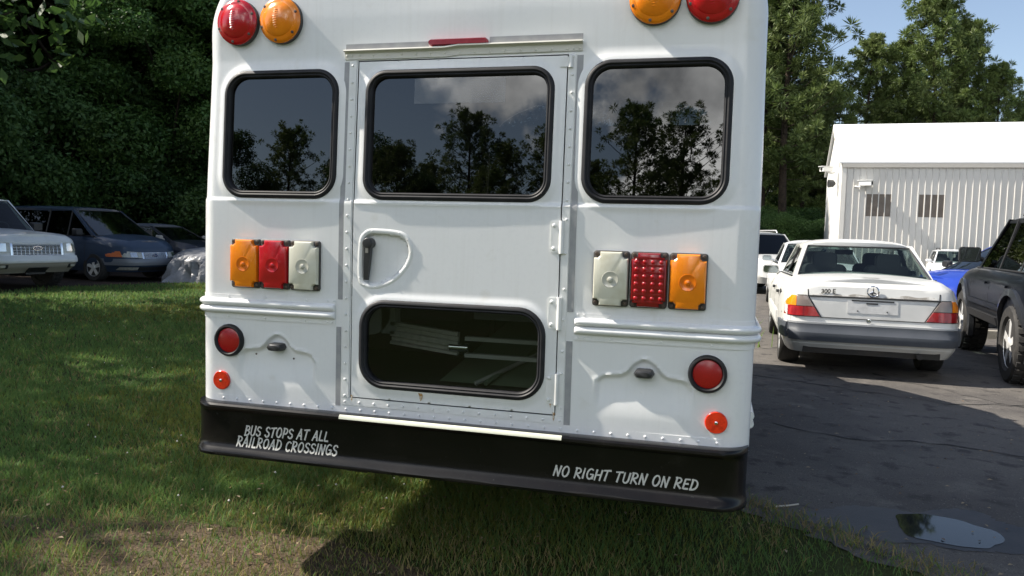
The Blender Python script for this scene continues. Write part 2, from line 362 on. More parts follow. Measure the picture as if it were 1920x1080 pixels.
# side windows
for sg in (-1, 1):
    for k in range(4):
        y0 = .45 + k * .76; fr = MB()
        p0 = rrect(y0, y0 + .66, 1.42, 2.02, .05); p1 = rrect(y0, y0 + .66, 1.42, 2.02, .05, inset=.03)
        fr.rings([[(sg * (bw(z) + .001), y, z) for y, z in p0], [(sg * (bw(z) + .014), y, z) for y, z in p0], [(sg * (bw(z) + .014), y, z) for y, z in p1], [(sg * (bw(z) + .002), y, z) for y, z in p1]], cap0=False, cap1=False)
        f_ = fr.build('side_window', RUBBER, bus, 30)
        g_ = MB(); g_.add([(sg * (bw(z) + .004), y, z) for y, z in p1], [tuple(range(len(p1)))]); g_.build('pane', mat('black_side_glass', (.01, .01, .012), .03, spec=.8), f_)
# windows
def gasket(w, name, parent, base=0.0, wd=.030, gm=None):
    x0, x1, z0, z1, r = w; g = MB(); N = 12
    prof = [(0, -.002), (.001, .010), (.006, .016), (.014, .017), (.020, .011), (.024, .013), (.029, .009), (wd, -.002), (wd, -.02)]
    def sub(p):                                 # add points along long sides so it follows the skin
        o = []
        for i, q in enumerate(p):
            o.append(q); n = p[(i + 1) % len(p)]; d = math.hypot(n[0] - q[0], n[1] - q[1]); m = int(d / .04)
            for k in range(1, m): o.append((q[0] + (n[0] - q[0]) * k / m, q[1] + (n[1] - q[1]) * k / m))
        return o
    rings = []
    ref = sub(rrect(x0, x1, z0, z1, r, N))
    cx, cz = (x0 + x1) / 2, (z0 + z1) / 2
    # inset rings must keep the vertex count: build each from the same corner count and subdivide by the reference lengths
    base_p = rrect(x0, x1, z0, z1, r, N)
    cnt = [max(1, int(math.hypot(base_p[(i + 1) % len(base_p)][0] - q[0], base_p[(i + 1) % len(base_p)][1] - q[1]) / .04)) for i, q in enumerate(base_p)]
    def ring(ins):
        p = rrect(x0, x1, z0, z1, r, N, ins); o = []
        for i, q in enumerate(p):
            n = p[(i + 1) % len(p)]
            for k in range(cnt[i]): o.append((q[0] + (n[0] - q[0]) * k / cnt[i], q[1] + (n[1] - q[1]) * k / cnt[i]))
        return o
    for ins, o_ in prof: rings.append([(x, o_ - base, z) for x, z in ring(ins)])
    g.rings(rings, cap0=False, cap1=False)
    fr = g.build(name, RUBBER, parent, 50, fn=conf)
    pane = MB(); nz_ = 10; zz0, zz1 = z0 + wd - .002, z1 - wd + .002
    q = rrect(x0, x1, z0, z1, r, N, wd - .004)
    rows = sorted({round(b, 4) for _, b in q}); tri = []
    # pane as a fan strip by rows so it follows the lean of the wall
    def span(zv):
        xsn = []
        for i, (a, b) in enumerate(q):
            c_, d_ = q[(i + 1) % len(q)]
            if (b - zv) * (d_ - zv) <= 0 and abs(b - d_) > 1e-9: xsn.append(a + (c_ - a) * (zv - b) / (d_ - b))
        return (min(xsn), max(xsn)) if xsn else None
    zr = [zz0 + (zz1 - zz0) * (0.5 - 0.5 * math.cos(math.pi * k / 24)) for k in range(25)]; pts = []
    zr[0] += .003; zr[-1] -= .003
    for zv in zr:
        a, b = span(zv); pts += [(a, -.004 - base, zv), (b, -.004 - base, zv)]
    pane.add(pts, [(2 * k, 2 * k + 1, 2 * k + 3, 2 * k + 2) for k in range(24)])
    # glass is one flat sheet: use the plane through top and bottom edge
    ya, yb = ry(0, z0 + .03), ry(0, z1 - .03)
    pane.build('window_pane', gm or TINT, fr, fn=lambda x, o_, z: (x, ya + (yb - ya) * (z - z0 - .03) / (z1 - z0 - .06) - o_, z))
    return fr
gasket(WINS['left'], 'rear_window', bus, -.0); gasket(WINS['right'], 'rear_window', bus, -.0)
# ---- rear door
door = MB()
dxs = frange(DOOR[0] + .005, DOOR[1] - .004, .0085); dzs = frange(DOOR[2] + .005, 1.47, .0085) + frange(1.47, 1.52, .004)[1:] + frange(1.52, DOOR[3] - .005, .0085)[1:]
HREC = [(-.315, 1.372), (-.215, 1.366), (-.182, 1.345), (-.170, 1.300), (-.190, 1.25), (-.24, 1.20), (-.30, 1.176), (-.345, 1.18), (-.362, 1.205), (-.360, 1.33), (-.345, 1.362)]
def poly_in(x, z, P):
    c = False
    for i in range(len(P)):
        x1, z1 = P[i]; x2, z2 = P[i - 1]
        if (z1 > z) != (z2 > z) and x < (x2 - x1) * (z - z1) / (z2 - z1) + x1: c = not c
    return c
def door_disp(x, z):
    d = -.003
    for w in (CW, LW): d -= .006 * (1 - smoothstep(0, .03, rr_dist(x, z, w)))
    if -.40 < x < -.14 and 1.14 < z < 1.40 and poly_in(x, z, HREC): d += .022
    return d + .0009 * math.sin(6 * x + 4.3 * z + 2)
door_o = grid_skin(dxs, dzs, lambda x, z: not in_rr(x, z, CW, .016) and not in_rr(x, z, LW, .016), door_disp, False)
n0 = len(door_o.v)
for (xa, za, xb, zb) in ((dxs[0], dzs[0], dxs[0], dzs[-1]), (dxs[-1], dzs[-1], dxs[-1], dzs[0]), (dxs[0], dzs[-1], dxs[-1], dzs[-1]), (dxs[-1], dzs[0], dxs[0], dzs[0])):
    P = [(xa + (xb - xa) * k / 30, za + (zb - za) * k / 30) for k in range(31)]
    door_o.add([(x, ry(x, z) + door_disp(x, z), z) for x, z in P] + [(x, ry(x, z) + .03, z) for x, z in P], [(k, k + 1, 32 + k, 31 + k) for k in range(30)])
door_o = door_o.build('rear_door', WHITE, bus, 50)
gasket(CW, 'upper_window', door_o, -.002); gasket(LW, 'lower_window', door_o, -.002, gm=LOWGLASS)
hem = MB(); hem.box((0.004, .0035, ZLED - .003), (.806, .004, .004)); hem.build('door_seam', TRIM, door_o, fn=lambda x, o_, z: (x, ry(x, z) - o_ , z))
st = MB(); st.add([(-.17, 1.862), (.185, 1.862), (.185, 1.955), (-.17, 1.955)] and [(-.17, 0, 1.862), (.185, 0, 1.862), (.185, 0, 1.955), (-.17, 0, 1.955)], [(0, 1, 2, 3)])
stm = bpy.data.materials.new('translucent_sticker'); stm.use_nodes = True; _t = stm.node_tree; _m = _t.nodes.new('ShaderNodeMixShader'); _m.inputs[0].default_value = .13; _tr = _t.nodes.new('ShaderNodeBsdfTransparent'); _t.links.new(_tr.outputs[0], _m.inputs[1]); _p = _t.nodes['Principled BSDF']; _p.inputs['Base Color'].default_value = (.62, .66, .72, 1); _p.inputs['Roughness'].default_value = .5; _t.links.new(_p.outputs[0], _m.inputs[2]); _t.links.new(_m.outputs[0], _t.nodes['Material Output'].inputs['Surface'])
st.build('window_sticker', stm, door_o, fn=lambda x, o_, z: (x, ry(x, z) - .003, z))
# handle recess rim and handle
rim = MB(); rr_ = []
PR = HREC
for k, (x, z) in enumerate(PR):
    cx, cz = -.265, 1.275; d = Vector((x - cx, z - cz)).normalized()
    rr_.append([(x - d.x * .004, .001, z - d.y * .004), (x + d.x * .001, .009, z + d.y * .001), (x + d.x * .012, .010, z + d.y * .012), (x + d.x * .020, .001, z + d.y * .020)])
def dense(P, n=6):                              # Catmull-Rom round a closed outline
    o = []; m = len(P)
    for i in range(m):
        p0, p1, p2, p3 = (Vector(P[(i + k - 1) % m]) for k in range(4))
        for k in range(n):
            t = k / n; o.append(tuple(.5 * ((2 * p1) + (p2 - p0) * t + (2 * p0 - 5 * p1 + 4 * p2 - p3) * t * t + (3 * p1 - p0 - 3 * p2 + p3) * t ** 3)))
    return o
PD = dense(HREC); rings = []
for ins, o_ in ((-.003, -.02), (.0, .003), (.005, .0062), (.014, .0062), (.021, .001)):
    ring = []
    for i, (x, z) in enumerate(PD):
        a, b = Vector(PD[i - 1]), Vector(PD[(i + 1) % len(PD)]); t = (b - a).normalized(); nrm = Vector((-t.y, t.x))
        if nrm.dot(Vector((x + .265, z - 1.275))) < 0: nrm = -nrm
        ring.append((x + nrm.x * ins, o_, z + nrm.y * ins))
    rings.append(ring)
rim.rings(rings, cap0=False, cap1=False)
def rivet(mb, x, z, o_=0, r=.0052, h=.0042):
    mb.lathe([(r, o_ + 0.0), (r * .92, o_ + h * .55), (r * .55, o_ + h), (.0008, o_ + h * 1.08)], (x, 0, z), 'y', 10, cap0=False)
for i in range(0, len(PD), 6):
    x, z = PD[i]; d = Vector((x + .265, z - 1.275)).normalized(); rivet(rim, x + d.x * .010, z + d.y * .010, .006, .0035, .002)
rim_o = rim.build('handle_recess', TRIM, door_o, 40, fn=conf)
h = MB(); h.lathe([(.021, -.02), (.021, .012), (.017, .017), (.001, .018)], (-.337, 0, 1.333), 'y', 24)
h.rings([[(-.350, -.006, 1.322), (-.322, -.006, 1.322), (-.322, .012, 1.322), (-.350, .012, 1.322)], [(-.352, -.004, 1.26), (-.327, -.004, 1.26), (-.327, .012, 1.26), (-.352, .012, 1.26)], [(-.352, .0, 1.192), (-.333, .0, 1.192), (-.333, .010, 1.192), (-.352, .010, 1.192)]])
h_o = h.build('door_handle', BLACKM, door_o, 35, fn=conf)
kh = MB(); kh.box((-.338, .0125, 1.307), (.012, .004, .022)); kh.build('lock_slot', mat('worn_metal', (.35, .33, .3), .4, metal=.7), h_o, fn=conf)
# hinges
for zc, xx, hh in ((2.002, .404, .036), (1.377, .397, .112), (1.102, .397, .112), (.826, .396, .108)):
    hb = MB(); pl = rrect(xx - .020, xx + .012, zc - hh / 2, zc + hh / 2, .004, 3)
    hb.rings([[(x, .002, z) for x, z in pl], [(x, .007, z) for x, z in pl]], cap0=False)
    hb.tube([(xx + .020, .008, zc - hh / 2 - .003), (xx + .020, .008, zc + hh / 2 + .003)], .0085, 10)
    if hh > .05:
        for q in (-1, 1): rivet(hb, xx - .008, zc + q * hh * .37, .007, .008, .005)
    hb.build('door_hinge', TRIM, door_o, 35, fn=conf)
rb = MB(); rb.add([(-.118, 0, .770), (-.104, 0, .771), (-.098, 0, .762), (-.106, 0, .742), (-.111, 0, .738), (-.114, 0, .760)], [(0, 1, 2, 3, 4, 5)])
rb.build('rust_streak', RUST, door_o, fn=lambda x, o_, z: (x, ry(x, z) + door_disp(x, z) - .0012, z))
for q, (rx, rz, rl) in enumerate(((-.397, .735, .022), (.408, .735, .03), (.395, .774, .018))):
    rs = MB(); rs.add([(rx - .004, 0, rz + .006), (rx + .004, 0, rz + .005), (rx + .003, 0, rz - rl * .6), (rx, 0, rz - rl), (rx - .003, 0, rz - rl * .5)], [(0, 1, 2, 3, 4)])
    rs.build('rust_streak', RUST, bus, fn=lambda x, o_, z: (x, ry(x, z) - .0048, z))
# ---- trim strips with rivets
def strip(x0, x1, z0, z1, o0, o1, name, m, riv=(), parent=bus, nz=None, nx=1):
    mb = MB(); nz = nz or max(1, int((z1 - z0) / .01)); nx = max(nx, int((x1 - x0) / .03)); zs_ = [z0 + (z1 - z0) * k / nz for k in range(nz + 1)]; xs_ = [x0 + (x1 - x0) * k / nx for k in range(nx + 1)]
    top = {}
    for i, x in enumerate(xs_):
        for k, z in enumerate(zs_): top[i, k] = len(mb.v); mb.v.append((x, o1, z))
    for i in range(nx):
        for k in range(nz): mb.f.append((top[i, k], top[i + 1, k], top[i + 1, k + 1], top[i, k + 1])); mb.mi.append(0)
    per = [(i, 0) for i in range(nx + 1)] + [(nx, k) for k in range(1, nz + 1)] + [(i, nz) for i in range(nx - 1, -1, -1)] + [(0, k) for k in range(nz - 1, 0, -1)]
    bi = {}
    for p in per: bi[p] = len(mb.v); mb.v.append((xs_[p[0]], o0, zs_[p[1]]))
    for a, b in zip(per, per[1:] + per[:1]): mb.f.append((top[a], top[b], bi[b], bi[a])); mb.mi.append(0)
    for (x, z) in riv: rivet(mb, x, z, o1)
    return mb.build(name, m, parent, 35, fn=conf)
LS = [(-.427 + .0, z) for z in frange(.735, 2.01, .0635)]
strip(-.441, -.411, .728, 2.031, -.001, .004, 'door_jamb_strip', TRIM, LS)
strip(.421, .443, .728, 1.485, -.001, .003, 'door_jamb_strip', TRIM, [(.432, z) for z in (.755, .885, .965, 1.08, 1.19, 1.32, 1.44)])
strip(.421, .443, 1.487, 2.036, -.001, .004, 'door_jamb_strip', TRIM, [(.431, z) for z in frange(1.51, 2.02, .064)])
strip(-.441, .443, .6985, .7265, -.001, .0035, 'door_sill_strip', TRIM, [(x, .711) for x in frange(-.426, .43, .0612)])
strip(-1.0, 1.0, .666, .6955, -.003, .0012, 'bottom_sill_strip', WHITE, [(x, .681) for x in frange(-.972, .985, .0605)])
hd = MB()                                        # drip rail over the door
prof = [(2.070, -.002), (2.071, .022), (2.066, .024), (2.063, .010), (2.058, .006), (2.036, .006), (2.0355, -.002)]
hd.rings([[(x, o_, z + (.004 if x > 0 else -.002)) for z, o_ in prof] for x in frange(-.460, .464, .05)])
for x in [-.452, -.43] + frange(-.40, .41, .058) + [.432, .453]: rivet(hd, x, 2.048, .006, .0048, .003)
hd.build('door_drip_rail', CREAMRAIL, bus, 35, fn=conf)
for a in ((-.458, -.120, 2.074, 2.093), (.118, .464, 2.081, 2.101), (-.463, -.4425, 1.111, 2.026), (-.468, -.4475, .692, 1.003), (.4455, .468, 1.110, 2.026), (.4455, .4685, .697, 1.004)):
    strip(*a, .0002, .0016, 'reflective_tape', TAPE)
bl = MB(); pl = rrect(-.115, .114, 2.072, 2.097, .012, 6)
bl.rings([[(x, -.001, z) for x, z in pl], [(x, .016, z) for x, z in pl], [(x * .985, .024, 2.0845 + (z - 2.0845) * .7) for x, z in pl]], cap0=False)
bl.build('high_brake_lamp', mat('dark_red_bar_lens', (.30, .008, .022), .25, coat=.5, var=[(30, (.36, .02, .035), .5, .7)]), bus, 35, fn=conf)
# ---- rectangular signal lamps
def rect_lamp(x0, x1, z0, z1, lens, bulb, led, name):
    mb = MB(); p = rrect(x0, x1, z0, z1, .010, 5); p2 = rrect(x0, x1, z0, z1, .010, 5, .004)
    mb.rings([[(x, -.002, z) for x, z in p], [(x, .008, z) for x, z in p], [(x, .011, z) for x, z in p2]], cap0=False)
    base = mb.build(name, BASEG, bus, 40, fn=conf)
    nt = .022
    def notched(ins):
        a, b, c_, d = x0 + .0035 + ins, x1 - .0035 - ins, z0 + .0035 + ins, z1 - .0035 - ins; n = nt; k = .008
        return [(a + n, c_), (b - n, c_), (b - n, c_ + n - k), (b - n + k, c_ + n), (b, c_ + n), (b, d - n), (b - n + k, d - n), (b - n, d - n + k), (b - n, d), (a + n, d), (a + n, d - n + k), (a + n - k, d - n), (a, d - n), (a, c_ + n), (a + n - k, c_ + n), (a + n, c_ + n - k)]
    ln = MB(); ln.rings([[(x, o_, z) for x, z in notched(i)] for i, o_ in ((0, .010), (.0005, .024), (.003, .028), (.006, .0295))], cap0=False)
    lo = ln.build('lens', lens, base, 30, fn=conf)
    cx, cz = (x0 + x1) / 2, (z0 + z1) / 2
    if led:
        lb = MB(); nr = 7
        for k in range(nr):
            zz = z0 + .022 + (z1 - z0 - .044) * k / (nr - 1)
            lb.prism([(x0 + .012, zz - .0035), (x1 - .012, zz - .0035), (x1 - .012, zz + .0035), (x0 + .012, zz + .0035)], .0285, .0312)
        lb.build('led_louvre', REDD, lo, fn=conf)
        ld = MB()
        for k in range(nr - 1):
            zz = z0 + .022 + (z1 - z0 - .044) * (k + .5) / (nr - 1)
            for j in range(4): ld.lathe([(.008, .029), (.006, .032), (.001, .033)], (x0 + .022 + (x1 - x0 - .044) * j / 3, 0, zz), 'y', 12, cap0=False)
        ld.build('led_row', REDL, lo, 60, fn=conf)
    else:
        bb = MB(); bb.lathe([(.030, .0290), (.029, .0308), (.026, .0308), (.024, .0298), (.010, .0302), (.008, .034), (.001, .036)], (cx, 0, cz - .003), 'y', 28, cap0=False)
        bb.build('bullseye', bulb, lo, 40, fn=conf)
    for sx in (x0 + .012, x1 - .012):
        for sz in (z0 + .012, z1 - .012):
            sc = MB(); sc.lathe([(.0075, .010), (.0075, .013), (.006, .0155), (.001, .016)], (sx, 0, sz), 'y', 12, cap0=False); sc.build('screw', SCREW, base, 40, fn=conf)
    return base
for x0, x1, l, b, led, nm in ((-.932, -.803, AMBER, AMBERD, 0, 'turn_signal_lamp'), (-.801, -.671, REDL, REDL, 0, 'brake_lamp'), (-.668, -.539, CLEAR, CLEARD, 0, 'reversing_lamp'), (.535, .663, CLEAR, CLEARD, 0, 'reversing_lamp'), (.667, .796, REDD, REDD, 1, 'brake_lamp'), (.800, .929, AMBER, AMBERD, 0, 'turn_signal_lamp')):
    rect_lamp(x0, x1, 1.139, 1.335, l, b, led, nm)
# ---- round flashers
for x, z, l, tilt in ((-.921, 2.190, REDL, 0), (-.730, 2.190, AMBER, 0), (.713, 2.204, AMBER, 0), (.905, 2.202, REDL, 0)):
    hb = MB(); hb.lathe([(.0885, -.02), (.0885, .020), (.084, .023)], (x, 0, z), 'y', 48)
    ho = hb.build('flasher_lamp', BASEG, bus, 35, fn=conf)
    le = MB(); le.lathe([(.0875, .020), (.0875, .026), (.084, .031), (.076, .036), (.066, .038), (.062, .042), (.045, .050), (.022, .055), (.001, .057)], (x, 0, z), 'y', 48, cap0=False)
    lo = le.build('lens', l, ho, 25, fn=conf)
    ribs = MB()
    for k in range(-4, 5):
        zz = k * .0085; w_ = .040 * math.sqrt(max(.05, 1 - (zz / .055) ** 2))
        hh = .0545 - (zz / .06) ** 2 * .012
        ribs.tube([(x - w_, hh - .011, z + zz), (x - w_ * .5, hh - .002, z + zz), (x, hh + .0015, z + zz), (x + w_ * .5, hh - .002, z + zz), (x + w_, hh - .011, z + zz)], .0022, 6)
    ribs.build('lens_rib', l, lo, 50, fn=conf)
    for k in range(6):
        a = R(20 + 60 * k); sc = MB(); sc.lathe([(.0055, .030), (.0055, .0365), (.001, .0372)], (x + .0775 * math.cos(a), 0, z + .0775 * math.sin(a)), 'y', 10, cap0=False); sc.build('screw', SCREW, ho, 40, fn=conf)
# ---- stop lamps, reflectors, plate lamps
for x in (-.944, .944):
    g = MB(); g.lathe([(.066, -.002), (.066, .010), (.062, .018), (.056, .019), (.051, .013), (.0495, .010), (.0495, .002)], (x, 0, .921), 'y', 48, cap0=False, cap1=False)
    go = g.build('stop_lamp', RUBBER, bus, 40, fn=conf)
    l = MB(); l.lathe([(.0497, .004), (.0495, .009), (.045, .0115), (.001, .013)], (x, 0, .921), 'y', 48, cap0=False); l.build('lens', REDFLAT, go, 40, fn=conf)
for x in (-.980, .980):
    g = MB(); g.lathe([(.0385, -.001), (.0385, .007), (.036, .0095), (.001, .010)], (x, 0, .754), 'y', 40, cap0=False); go = g.build('reflector', REFL, bus, 35, fn=conf)
    s = MB(); s.lathe([(.006, .010), (.006, .013), (.003, .0145), (.001, .0145)], (x, 0, .754), 'y', 12, cap0=False); s.build('centre_bolt', CHROME, go, 40, fn=conf)
for x in (-.729, .728):
    g = MB(); p = [(-.036, 0), (-.028, .014), (-.018, .017), (.018, .017), (.028, .014), (.036, 0), (.028, -.013), (.018, -.015), (-.018, -.015), (-.028, -.013)]
    g.rings([[(x + a, -.014, .906 + b) for a, b in p], [(x + a, .014, .906 + b) for a, b in p], [(x + a * .85, .026, .906 + b * .8) for a, b in p], [(x + a * .6, .03, .906 + b * .5) for a, b in p]], cap0=False)
    g.build('plate_lamp', BLACKM, bus, 30, fn=conf)
for pts in (((-.83, .87), (-.66, .862)), ((.655, .83), (.72, .835), (.78, .822), (.80, .80), (.645, .81))):
    for x, z in pts:
        s = MB(); s.lathe([(.004, -.016), (.004, -.0105), (.001, -.010)], (x, 0, z), 'y', 8, cap0=False); s.build('plate_screw', SCREW if x < 0 else TRIM, bus, fn=conf)
# ---- rub rails: flange with two half-round beads, wrapping round the corner along the side
for sg in (-1, 1):
    rail = MB()
    zc0 = 1.0; prof = [(.0, 1.010), (.003, 1.010), (.003, 1.029)]
    for zc in (1.0465, 1.0770):
        prof += [(.003 + .0205 * math.sin(a), zc - .0148 * math.cos(a)) for a in [math.pi * k / 8 for k in range(9)]]
    prof += [(.003, 1.094), (.003, 1.108), (.0, 1.108)]
    path = []
    for x in [.472, .474, .478, .486, .498] + frange(.52, bw(1.05) - RC, .06): path.append(((x, 0.0), (0, -1)))
    for k in range(1, 9):
        a = R(90 * k / 8); path.append(((bw(1.05) - RC + RC * math.sin(a), RC * (1 - math.cos(a))), (math.sin(a), -math.cos(a))))
    for y in (.3, 1.0, 2.0, 3.95): path.append(((bw(1.05), y), (1, 0)))
    tap = [0, .45, .72, .92]; rings = []
    for i, ((x, y), (nx, ny)) in enumerate(path):
        k = tap[i] if i < len(tap) else 1
        rings.append([(sg * (x + nx * (o_ if o_ <= .003 else .003 + (o_ - .003) * k)), y + ny * (o_ if o_ <= .003 else .003 + (o_ - .003) * k), z) for o_, z in prof])
    rail.rings(rings, closed=False, cap0=True, cap1=True)
    def rrv(x, z): rail.lathe([(.0045, -.003), (.004, -.006), (.001, -.0065)], (sg * x, 0, z), 'y', 8, cap0=False)
    for x in (.484, .507, .60, .78, .95): rrv(x, 1.1015); rrv(x + .003, 1.0195)
    rail.build('rub_rail', WHITE, bus, 35)
# lower side rail seen just past the right corner
for zc in (.722, .752):
    lr = MB(); lr.tube([(bw(.8) + .001, .16, zc), (bw(.8) + .001, 3.95, zc)], .017, 12); lr.build('lower_side_rail', WHITE, bus, 40); 
lr = MB(); lr.tube([(-bw(.8) - .001, .16, .74), (-bw(.8) - .001, 3.95, .74)], .017, 12); lr.build('lower_side_rail', WHITE, bus, 40)
# ---- bumper
prof = [(.0, .668), (.052, .674), (.064, .672), (.070, .665), (.071, .656), (.066, .648), (.060, .642), (.058, .630), (.057, .562), (.0572, .540), (.0575, .515), (.060, .504), (.067, .494), (.076, .485), (.081, .476), (.080, .466), (.066, .460), (.0, .460)]
bp = MB(); path = []; Wb = bw(.65) - .062; rb_ = .05
for y in (.42, .25, .1): path.append(((-Wb, y), (-1, 0)))
for k in range(9):
    a = R(90 * k / 8); path.append(((-Wb + rb_ * (1 - math.cos(a)), rb_ * (1 - math.sin(a))), (-math.cos(a), -math.sin(a))))
pr = [((-x, y), (-nx, ny)) for (x, y), (nx, ny) in reversed(path)]
path = path + [((x, 0.0), (0, -1)) for x in frange(-.95, .95, .1)] + pr
side_o = lambda o_, ny: o_ if o_ <= .058 else .058 + (o_ - .058) * (.2 + .8 * min(1, abs(ny)) ** 3)
rings = [[(x + nx * side_o(o_, ny), y + ny * side_o(o_, ny) + .0006 * math.sin(13 * x) * (o_ > .08), z + (.0025 * math.sin(7 * x) if o_ > .085 else 0)) for o_, z in prof] for (x, y), (nx, ny) in path]
bp.rings(rings)
bump_o = bp.build('bumper', BUMPER, bus, 32)
cs = MB(); cs.rings([[(x, .0645, .6728), (x, .0710, .6657), (x, .0722, .657)] for x in frange(-.416, .453, .05)], closed=False, cap0=False, cap1=False)
cs.build('cream_strip', CREAM, bump_o, 40, fn=lambda x, o_, z: (x, -o_ - .0012, z + .0012))
t1 = MB(); stroke_text(t1, 'BUS STOPS AT ALL', -.836, -.460, .552, .0385, .561, jig=3)
stroke_text(t1, 'RAILROAD CROSSINGS', -.872, -.423, .505, .0385, .509, jig=5)
def facey(z):
    zz = [p[1] for p in prof[7:15]][::-1]; oo = [p[0] for p in prof[7:15]][::-1]; return float(np.interp(z, zz, oo))
t1.build('lettering', LETTER, bump_o, fn=lambda x, o_, z: (x, -facey(z) - o_ - .0006, z))
t2 = MB(); stroke_text(t2, 'NO RIGHT TURN ON RED', .424, .934, .525, .0365, .527, jig=9)
t2.build('lettering', LETTER, bump_o, fn=lambda x, o_, z: (x, -facey(z) - o_ - .0006, z))
# ---- underside, wheels, lift seen through the lower glass
ub = MB(); ub.box((0, 2.9, .60), (1.9, 5.5, .09)); ub.box((-.42, 2.4, .48), (.09, 4.6, .16)); ub.box((.42, 2.4, .48), (.09, 4.6, .16)); ub.tube([(-.75, 1.5, .38), (.75, 1.5, .38)], .06, 10); ub.lathe([(.02, -.16), (.16, -.08), (.16, .08), (.02, .16)], (0, 1.5, .38), 'x', 16)
ub.tube([(.62, .25, .40), (.60, 1.2, .44), (.5, 2.6, .46)], .035, 10); ub.build('chassis', UNDER, bus, 40)
def wheel(parent, x, y, r, w, rimr, side, name='wheel'):
    t = MB(); hw = w / 2
    t.lathe([(rimr, -hw * .8), (rimr + .02, -hw * .95), (r * .93, -hw), (r * .985, -hw * .85), (r, -hw * .5), (r, hw * .5), (r * .985, hw * .85), (r * .93, hw), (rimr + .02, hw * .95), (rimr, hw * .8)], (x, y, r), 'x', 36)
    return t.build(name, TYRE, parent, 40)
for x in (-.92, -.66, .66, .92): wheel(bus, x, 1.5, .38, .21, .21, 1)
for x in (-.86, .86): wheel(bus, x, 5.5, .38, .21, .21, 1)
lift = thing('wheelchair_lift', 'folded metal wheelchair lift inside the bus behind the lower door window', 'lift', (0, .3, .71))
lb = MB(); lb.rings([[(x, o_, z - .10 * (x + .28) - .075) for o_, z in ((.0, .36), (-.03, .36), (-.03, .345), (-.018, .34), (-.018, .325), (-.03, .32), (-.03, .30), (-.012, .295), (-.012, .28), (-.03, .275), (-.03, .265), (0, .265))] for x in (-.36, -.2, -.06)]); lb.build('platform_rail', ALU, lift, 20)
a = MB(); a.rings([[(x, y, z) for x, y in ((-.40, -.03), (-.34, -.03), (-.34, .03), (-.40, .03))] for z in (.24, .40)]); a.lathe([(.1, -.03), (.1, .03)], (-.46, 0, .33), 'y', 24); a.build('pivot_plate', mat('grey_lift_paint', (.40, .40, .38), .5), lift, 40)
a = MB(); a.add([(-.20, .15, .02), (.55, .15, .02), (.62, .75, .30), (.02, .75, .30)], [(0, 1, 2, 3)]); a.tube([(.02, .12, .03), (.34, .72, .31)], .012, 8); a.build('platform_mesh', mat('green_grey_mesh', (.24, .31, .22), .5), lift)
a = MB(); a.lathe([(.018, -.05), (.018, .03)], (-.045, -.02, .20), 'x', 12); a.build('hydraulic_joint', CHROME, lift, 40)
a = MB(); a.box((.46, .2, .36), (.28, .05, .12)); a.box((.2, .5, .29), (.7, .06, .05)); a.box((.22, .02, .235), (.52, .03, .016)); a.box((.22, .02, .165), (.52, .03, .016)); a.tube([(-.02, .10, .03), (.33, .5, .20)], .010, 6); a.build('side_arm', mat('pale_grey_lift_paint', (.58, .58, .55), .5), lift)
# ------------------------------------------------------------------ setting: ground, asphalt, puddle
rng = np.random.default_rng(7)
def mesh_np(name, verts, faces, m, parent=None, mi=None):
    me = bpy.data.meshes.new(name); nv = len(verts); nf, k = faces.shape
    me.vertices.add(nv); me.vertices.foreach_set('co', np.asarray(verts, np.float32).ravel())
    me.loops.add(nf * k); me.loops.foreach_set('vertex_index', faces.astype(np.int32).ravel())
    me.polygons.add(nf); me.polygons.foreach_set('loop_start', np.arange(0, nf * k, k, dtype=np.int32))
    for q in (m if isinstance(m, (list, tuple)) else [m]): me.materials.append(q)
    if mi is not None: me.polygons.foreach_set('material_index', np.asarray(mi, np.int32))
    me.update(calc_edges=True); me.validate()
    o = bpy.data.objects.new(name, me); C.objects.link(o); o.parent = parent; return o
SOIL = mat('grassy_soil', (0.060, 0.072, 0.026), 0.95, var=[(.55, (0.045, 0.065, 0.02), .4, .65), (1.3, (0.085, 0.070, 0.038), .55, .72), (30, (0.040, 0.046, 0.018), .45, .7)], bump=(40, .8, .03), spec=.1)
DIRT = mat('brown_dirt', (0.095, 0.070, 0.048), 0.95, var=[(2.2, (0.125, 0.095, 0.068), .45, .7), (40, (0.06, 0.045, 0.032), .5, .7), (9, (.06, .065, .03), .55, .7)], bump=(35, .9, .03), spec=.1)
ASPH = mat('worn_asphalt', (0.120, 0.110, 0.100), 0.85, var=[(.9, (0.085, 0.078, 0.073), .42, .62), (3.0, (0.145, 0.133, 0.12), .55, .7), (5.5, (0.058, 0.053, 0.051), .56, .66), (90, (0.24, 0.22, 0.20), .64, .70), (120, (0.04, 0.04, 0.04), .58, .68)], bump=(130, .8, .008), spec=.25)
g = MB(); g.add([(-700, -700, 0), (700, -700, 0), (700, 700, 0), (-700, 700, 0)], [(0, 1, 2, 3)])
tag(g.build('ground', SOIL), kind='structure')
def sheet(name, pts, z, m):
    mb = MB(); mb.add([(x, y, z) for x, y in pts], [tuple(range(len(pts)))]); o = mb.build(name, m); tag(o, kind='structure'); return o
rnd = random.Random(4)
def rough_line(P, amp, step=.18):
    o = []
    for (a, b) in zip(P, P[1:]):
        n = max(1, int(math.dist(a, b) / step))
        for k in range(n): o.append((a[0] + (b[0] - a[0]) * k / n + rnd.uniform(-amp, amp), a[1] + (b[1] - a[1]) * k / n + rnd.uniform(-amp, amp)))
    return o + [P[-1]]
def blob(cx, cy, rx, ry_, n, amp, seed):
    q = random.Random(seed); ph = [q.uniform(0, 6.28) for _ in range(9)]; o = []
    for k in range(n):
        a = 6.28318 * k / n; f = 1 + amp * sum(math.sin((j + 2) * a + ph[j]) / (j * .5 + 1.2) for j in range(9)) + q.uniform(-.04, .04); o.append((cx + rx * f * math.cos(a), cy + ry_ * f * math.sin(a)))
    return o
